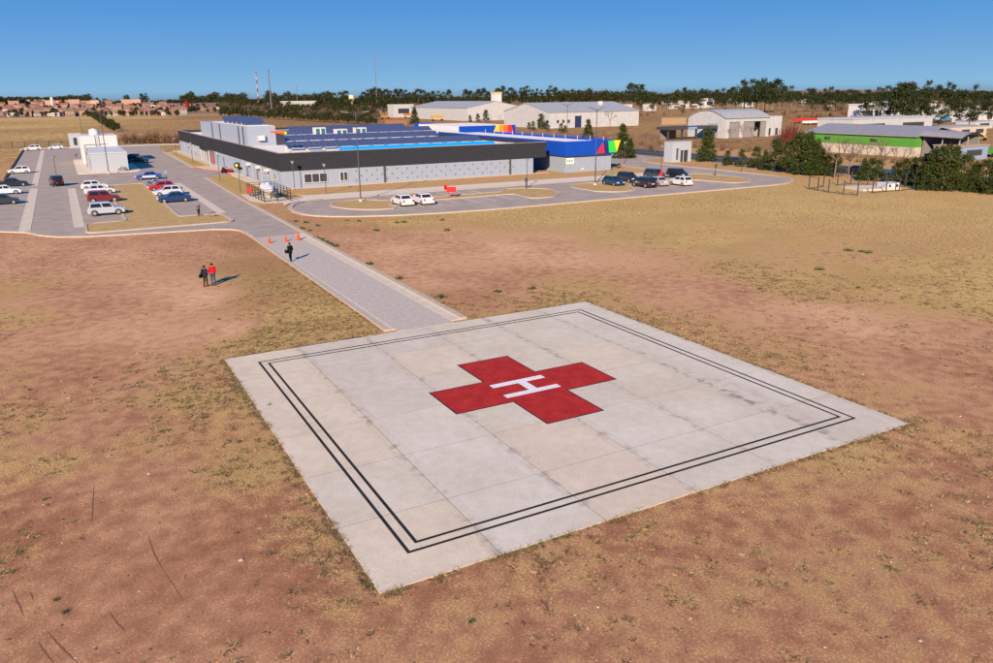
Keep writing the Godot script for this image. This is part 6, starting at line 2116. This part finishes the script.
func bag(label: String, at: Vector3, turn: float, c: Color, top: Vector3) -> void:
	var o := thing("shoulder_bag", label, "bag", at, turn)
	var g := Geo.new()
	g.loft([[Vector3(-0.15, -0.16, -0.05), Vector3(0.15, -0.16, -0.05), Vector3(0.15, -0.16, 0.05), Vector3(-0.15, -0.16, 0.05)], [Vector3(-0.19, -0.05, -0.08), Vector3(0.19, -0.05, -0.08), Vector3(0.19, -0.05, 0.08), Vector3(-0.19, -0.05, 0.08)], [Vector3(-0.17, 0.12, -0.06), Vector3(0.17, 0.12, -0.06), Vector3(0.17, 0.12, 0.06), Vector3(-0.17, 0.12, 0.06)]])
	part("pouch", g, flat("bag_black", c, 0.7), o)
	g = Geo.new()
	g.cyl(Vector3(-0.14, 0.12, 0), top, 0.014, 0.014, 5)
	g.cyl(Vector3(0.14, 0.12, 0), top, 0.014, 0.014, 5)
	part("strap", g, flat("bag_black", c), o)
func build_people() -> void:
	var dark := Color(0.012, 0.014, 0.022)
	var a := G(206.3, 286.6)
	var b := G(214.0, 285.6)
	person("person in dark navy jacket and dark trousers beside the red jacket", a, 0.9, Color(0.014, 0.022, 0.045), Color(0.02, 0.02, 0.022), Color(0.015, 0.011, 0.009), 0.06, 1.68, 0.5, 0.0)
	person("person in a red hooded jacket and blue jeans on the dirt", b, 1.4, Color(0.42, 0.008, 0.014), Color(0.05, 0.065, 0.11), Color(0.03, 0.014, 0.01), 0.07, 1.8, 0.7, 0.03)
	var m := G(291.2, 262.2)
	m.y = 0.034
	person("person in black clothes walking on the paved way", m, 1.9, Color(0.008, 0.008, 0.01), Color(0.01, 0.01, 0.012), Color(0.01, 0.008, 0.007), 0.12, 1.74, 0.2, 0.02, true)
	var p := G(199.3, 216.6)
	p.y = 0.034
	person("person in grey jacket and dark trousers at the island's edge", p, -1.2, Color(0.11, 0.105, 0.11), Color(0.012, 0.012, 0.015), Color(0.02, 0.014, 0.01), 0.03, 1.72, 0.6, 0.0)
	bag("black bag carried by the person walking on the paved way", m + Vector3(-0.34, 0.98, 0.05), 1.9, Color(0.01, 0.01, 0.011), Vector3(-0.02, 0.5, 0.16))
	bag("black bag carried by the person in the dark navy jacket", a + Vector3(-0.31, 0.92, 0.1), 0.9, Color(0.01, 0.01, 0.011), Vector3(0.0, 0.5, 0.14))

# ------------------------------------------------------------------ cones, barrow, litter, ruts
func build_small_things() -> void:
	var proto := Node3D.new()
	var g := Geo.new()
	g.cyl(Vector3(0, 0.04, 0), Vector3(0, 0.72, 0), 0.17, 0.035, 16)
	part_m("cone_body", g.mesh(), flat("cone_orange", Color(0.75, 0.07, 0.01), 0.5), proto)
	g = Geo.new()
	g.bx(-0.21, 0.21, 0, 0.04, -0.21, 0.21)
	part_m("base", g.mesh(), flat("cone_orange", Color.BLACK), proto)
	for q in [[269.6, 243.6], [286.0, 242.0], [298.4, 240.6]]:
		var p := G(q[0], q[1])
		p.y = 0.035
		copy(proto, "traffic_cone", p, 0.3, 1.0 if q[0] < 290 else 1.25, "orange traffic cone standing in a row across the paved way", "traffic cone", "traffic cones across the paved way")
	proto.free()
	var w := thing("garden_tractor", "red and black ride on mower parked at the entrance kerb", "mower", Vector3(9.6, 0.03, -131.5), 0.4)
	g = Geo.new()
	g.loft([[Vector3(0, 0.35, -0.35), Vector3(1.1, 0.35, -0.3), Vector3(1.1, 0.35, 0.3), Vector3(0, 0.35, 0.35)], [Vector3(0, 0.85, -0.33), Vector3(1.05, 0.75, -0.26), Vector3(1.05, 0.75, 0.26), Vector3(0, 0.85, 0.33)]])
	part("hood", g, flat("red_sign", Color(0.6, 0.012, 0.012), 0.5), w)
	g = Geo.new()
	g.bx(-1.1, 0.0, 0.35, 0.6, -0.45, 0.45)
	part("chassis", g, flat("tyre", Color.BLACK), w)
	g = Geo.new()
	g.loft([[Vector3(-0.9, 0.6, -0.28), Vector3(-0.4, 0.6, -0.28), Vector3(-0.4, 0.6, 0.28), Vector3(-0.9, 0.6, 0.28)], [Vector3(-0.95, 0.75, -0.28), Vector3(-0.4, 0.75, -0.28), Vector3(-0.4, 0.75, 0.28), Vector3(-0.95, 0.75, 0.28)], [Vector3(-1.1, 1.2, -0.25), Vector3(-0.95, 1.2, -0.25), Vector3(-0.95, 1.2, 0.25), Vector3(-1.1, 1.2, 0.25)]])
	part("seat", g, flat("tyre", Color.BLACK), w)
	for q in [[0.85, 0.25, 0.5], [-0.75, 0.4, 0.6]]:
		for s in [-1.0, 1.0]:
			g = Geo.new()
			g.cyl(Vector3(q[0], q[1], s * (q[2] - 0.2)), Vector3(q[0], q[1], s * q[2]), q[1], q[1], 14)
			part("wheel", g, flat("tyre", Color.BLACK), w)
	g = Geo.new()
	g.cyl(Vector3(0, 0.8, 0), Vector3(-0.25, 1.1, 0), 0.03, 0.03, 6)
	g.cyl(Vector3(-0.25, 1.08, 0), Vector3(-0.26, 1.12, 0), 0.2, 0.2, 12)
	part("steering_wheel", g, flat("tyre", Color.BLACK), w)
	# windsock on the roof
	var ws := thing("windsock", "orange windsock on a pole on the clinic roof", "windsock", Vector3(15.6, 5.05, -108.0))
	g = Geo.new()
	g.cyl(Vector3.ZERO, Vector3(0, 3.5, 0), 0.05, 0.04, 6)
	part("pole", g, flat("lamp_metal", Color.BLACK), ws)
	g = Geo.new()
	g.cyl(Vector3(0, 3.3, 0), Vector3(-2.3, 3.6, 0.3), 0.30, 0.13, 12, false)
	part("sleeve", g, flat("windsock_orange", Color(0.8, 0.12, 0.02), 0.7), ws)
	g = Geo.new()
	g.cyl(Vector3(0.45, 3.22, 0), Vector3(0.0, 3.3, 0), 0.31, 0.30, 12, false)
	part("collar", g, flat("lime", Color(0.3, 0.5, 0.03), 0.7), ws)
	# tyre marks: narrow flat strips, darker than the soil
	var soil := mottled("rut_soil", Color(0.14, 0.072, 0.044), Color(0.19, 0.098, 0.06), 0.7, 1.0, 0.5, 71)
	for q in [[[94, 487], [93, 505], [92, 522]], [[149, 536], [154, 554], [163, 570]], [[110, 612], [118, 624], [126, 632]], [[48, 632], [62, 648], [78, 663]], [[38, 642], [54, 663]], [[12, 590], [24, 616]], [[30, 592], [34, 600]], [[163, 570], [182, 598]]]:
		var pts := PackedVector2Array()
		for k in q.size() - 1:
			for i in 9:
				var p := Vector2(q[k][0], q[k][1]).lerp(Vector2(q[k + 1][0], q[k + 1][1]), i / 9.0)
				pts.append(G2(p.x, p.y) + Vector2(rng.randfn(), rng.randfn()) * 0.008)
		pts.append(G2(q[-1][0], q[-1][1]))
		var r := Geo.new()
		var wide: float = 0.022 if q[0][0] != 163 else 0.01
		for i in pts.size() - 1:
			var d := (pts[i + 1] - pts[i]).normalized()
			var nn := Vector2(-d.y, d.x)
			var e0 := wide * sqrt(sin(PI * clampf(float(i) / (pts.size() - 1), 0.01, 0.99)))
			var e1 := wide * sqrt(sin(PI * clampf(float(i + 1) / (pts.size() - 1), 0.01, 0.99)))
			var f := func(p: Vector2, o: float, y: float) -> Vector3: return Vector3(p.x + nn.x * o, y, p.y + nn.y * o)
			r.quad(f.call(pts[i], -e0, 0.004), f.call(pts[i + 1], -e1, 0.004), f.call(pts[i + 1], e1, 0.004), f.call(pts[i], e0, 0.004), Vector3.UP)
		struct("tyre_mark", r, soil)

# ------------------------------------------------------------------ dry grass and clods, too many to count
func build_tufts() -> void:
	var r := RandomNumberGenerator.new()
	r.seed = 4242
	var tuft := Geo.new()
	for i in 14:
		var a := r.randf() * TAU
		var d := Vector3(cos(a), 0, sin(a))
		var s := Vector3(-d.z, 0, d.x) * 0.011
		var f := d * r.randf_range(0.0, 0.05)
		var t := d * r.randf_range(0.05, 0.17) + Vector3(0, r.randf_range(0.015, 0.06), 0)
		tuft.tri(f - s, f + s, t)
	var clod := Geo.new()
	var ring := []
	for y in [[0.0, 1.0], [0.45, 0.9], [0.8, 0.45]]:
		var q := []
		for k in 6: q.append(Vector3(cos(TAU * k / 6) * y[1] * r.randf_range(0.8, 1.2), y[0] * r.randf_range(0.8, 1.1), sin(TAU * k / 6) * y[1] * r.randf_range(0.8, 1.2)))
		ring.append(q)
	clod.loft(ring)
	var tt := []
	var tc := PackedColorArray()
	var ct := []
	var cc := PackedColorArray()
	var clump := FastNoiseLite.new()
	clump.seed = 9; clump.frequency = 0.8; clump.fractal_octaves = 3
	var broad := FastNoiseLite.new()
	broad.seed = 19; broad.frequency = 0.08; broad.fractal_octaves = 3
	for i in 620000:
		var x := r.randf_range(-36, 74)
		var z := r.randf_range(-56, 25)
		if i > 420000:      # more where the ground is near enough to show single tufts
			x = r.randf_range(-30, 34)
			z = r.randf_range(-18, 24)
		var edge := false
		if i > 604000:      # grass leaning over the margins of the slab and the way
			edge = true
			var along := r.randf_range(-12.4, 12.4)
			var off := 12.37 + absf(r.randfn()) * 0.12 - 0.02
			match i % 5:
				0: x = along; z = off
				1: x = along; z = -off
				2: x = -off; z = along
				3: x = off; z = along
				4:
					z = r.randf_range(-50, -12.5)
					x = (-2.66 if r.randf() < 0.5 else 3.66) + r.randfn() * 0.06
		elif absf(x) < 12.42 and absf(z) < 12.42: continue
		if not edge and x > -2.7 and x < 3.7 and z < -12: continue
		if edge and i % 5 == 1 and x > -2.6 and x < 3.3: continue
		var m := grassy(x, z)
		if edge: m.x += 0.25
		var k := m.x + 0.6 * clump.get_noise_2d(x, z) + 0.4 * broad.get_noise_2d(x, z)
		var u := r.randf()
		k -= 0.6 * smoothstep(48.0, 96.0, Vector2(x - CAM_POS.x, z - CAM_POS.z).length())
		if u < clampf((k - 0.42) * 1.1, 0.0012, 0.6):
			var sc := r.randf_range(0.6, 1.7)
			tt.append(Transform3D(Basis(Vector3.UP, r.randf() * TAU).scaled(Vector3(sc, sc * r.randf_range(0.5, 1.0), sc)), Vector3(x, -0.005, z)))
			var c := Color(0.36, 0.265, 0.125).lerp(Color(0.20, 0.135, 0.065), clampf(m.z + r.randfn() * 0.3, 0, 1))
			var hue := r.randf()
			if hue < 0.26: c = Color(0.13, 0.088, 0.045)
			elif hue < 0.34: c = Color(0.12, 0.098, 0.04)
			tc.append(c * r.randf_range(0.7, 1.2))
		elif u > 0.985:
			var sc := absf(r.randfn()) * 0.018 + 0.008
			ct.append(Transform3D(Basis(Vector3.UP, r.randf() * TAU).scaled(Vector3(sc * r.randf_range(0.8, 1.8), sc, sc)), Vector3(x, -0.002, z)))
			cc.append((Color(0.17, 0.085, 0.05) if r.randf() < 0.8 else Color(0.36, 0.30, 0.26)) * r.randf_range(0.7, 1.2))
	for q in [["dry_grass", tuft, tt, tc, "short straw coloured dry grass tufts on the bare earth", "grass"], ["soil_clods", clod, ct, cc, "small clods of soil and stones scattered on the earth", "soil"]]:
		var o := MultiMeshInstance3D.new()
		o.name = numbered(q[0])
		var mm := MultiMesh.new()
		mm.transform_format = MultiMesh.TRANSFORM_3D
		mm.use_colors = true
		mm.mesh = q[1].mesh()
		mm.instance_count = q[2].size()
		for i in q[2].size():
			mm.set_instance_transform(i, q[2][i])
			mm.set_instance_color(i, q[3][i])
		o.multimesh = mm
		o.material_override = vcol("tuft", 0.95)
		add_child(o)
		tag(o, q[4], q[5], "", "stuff")
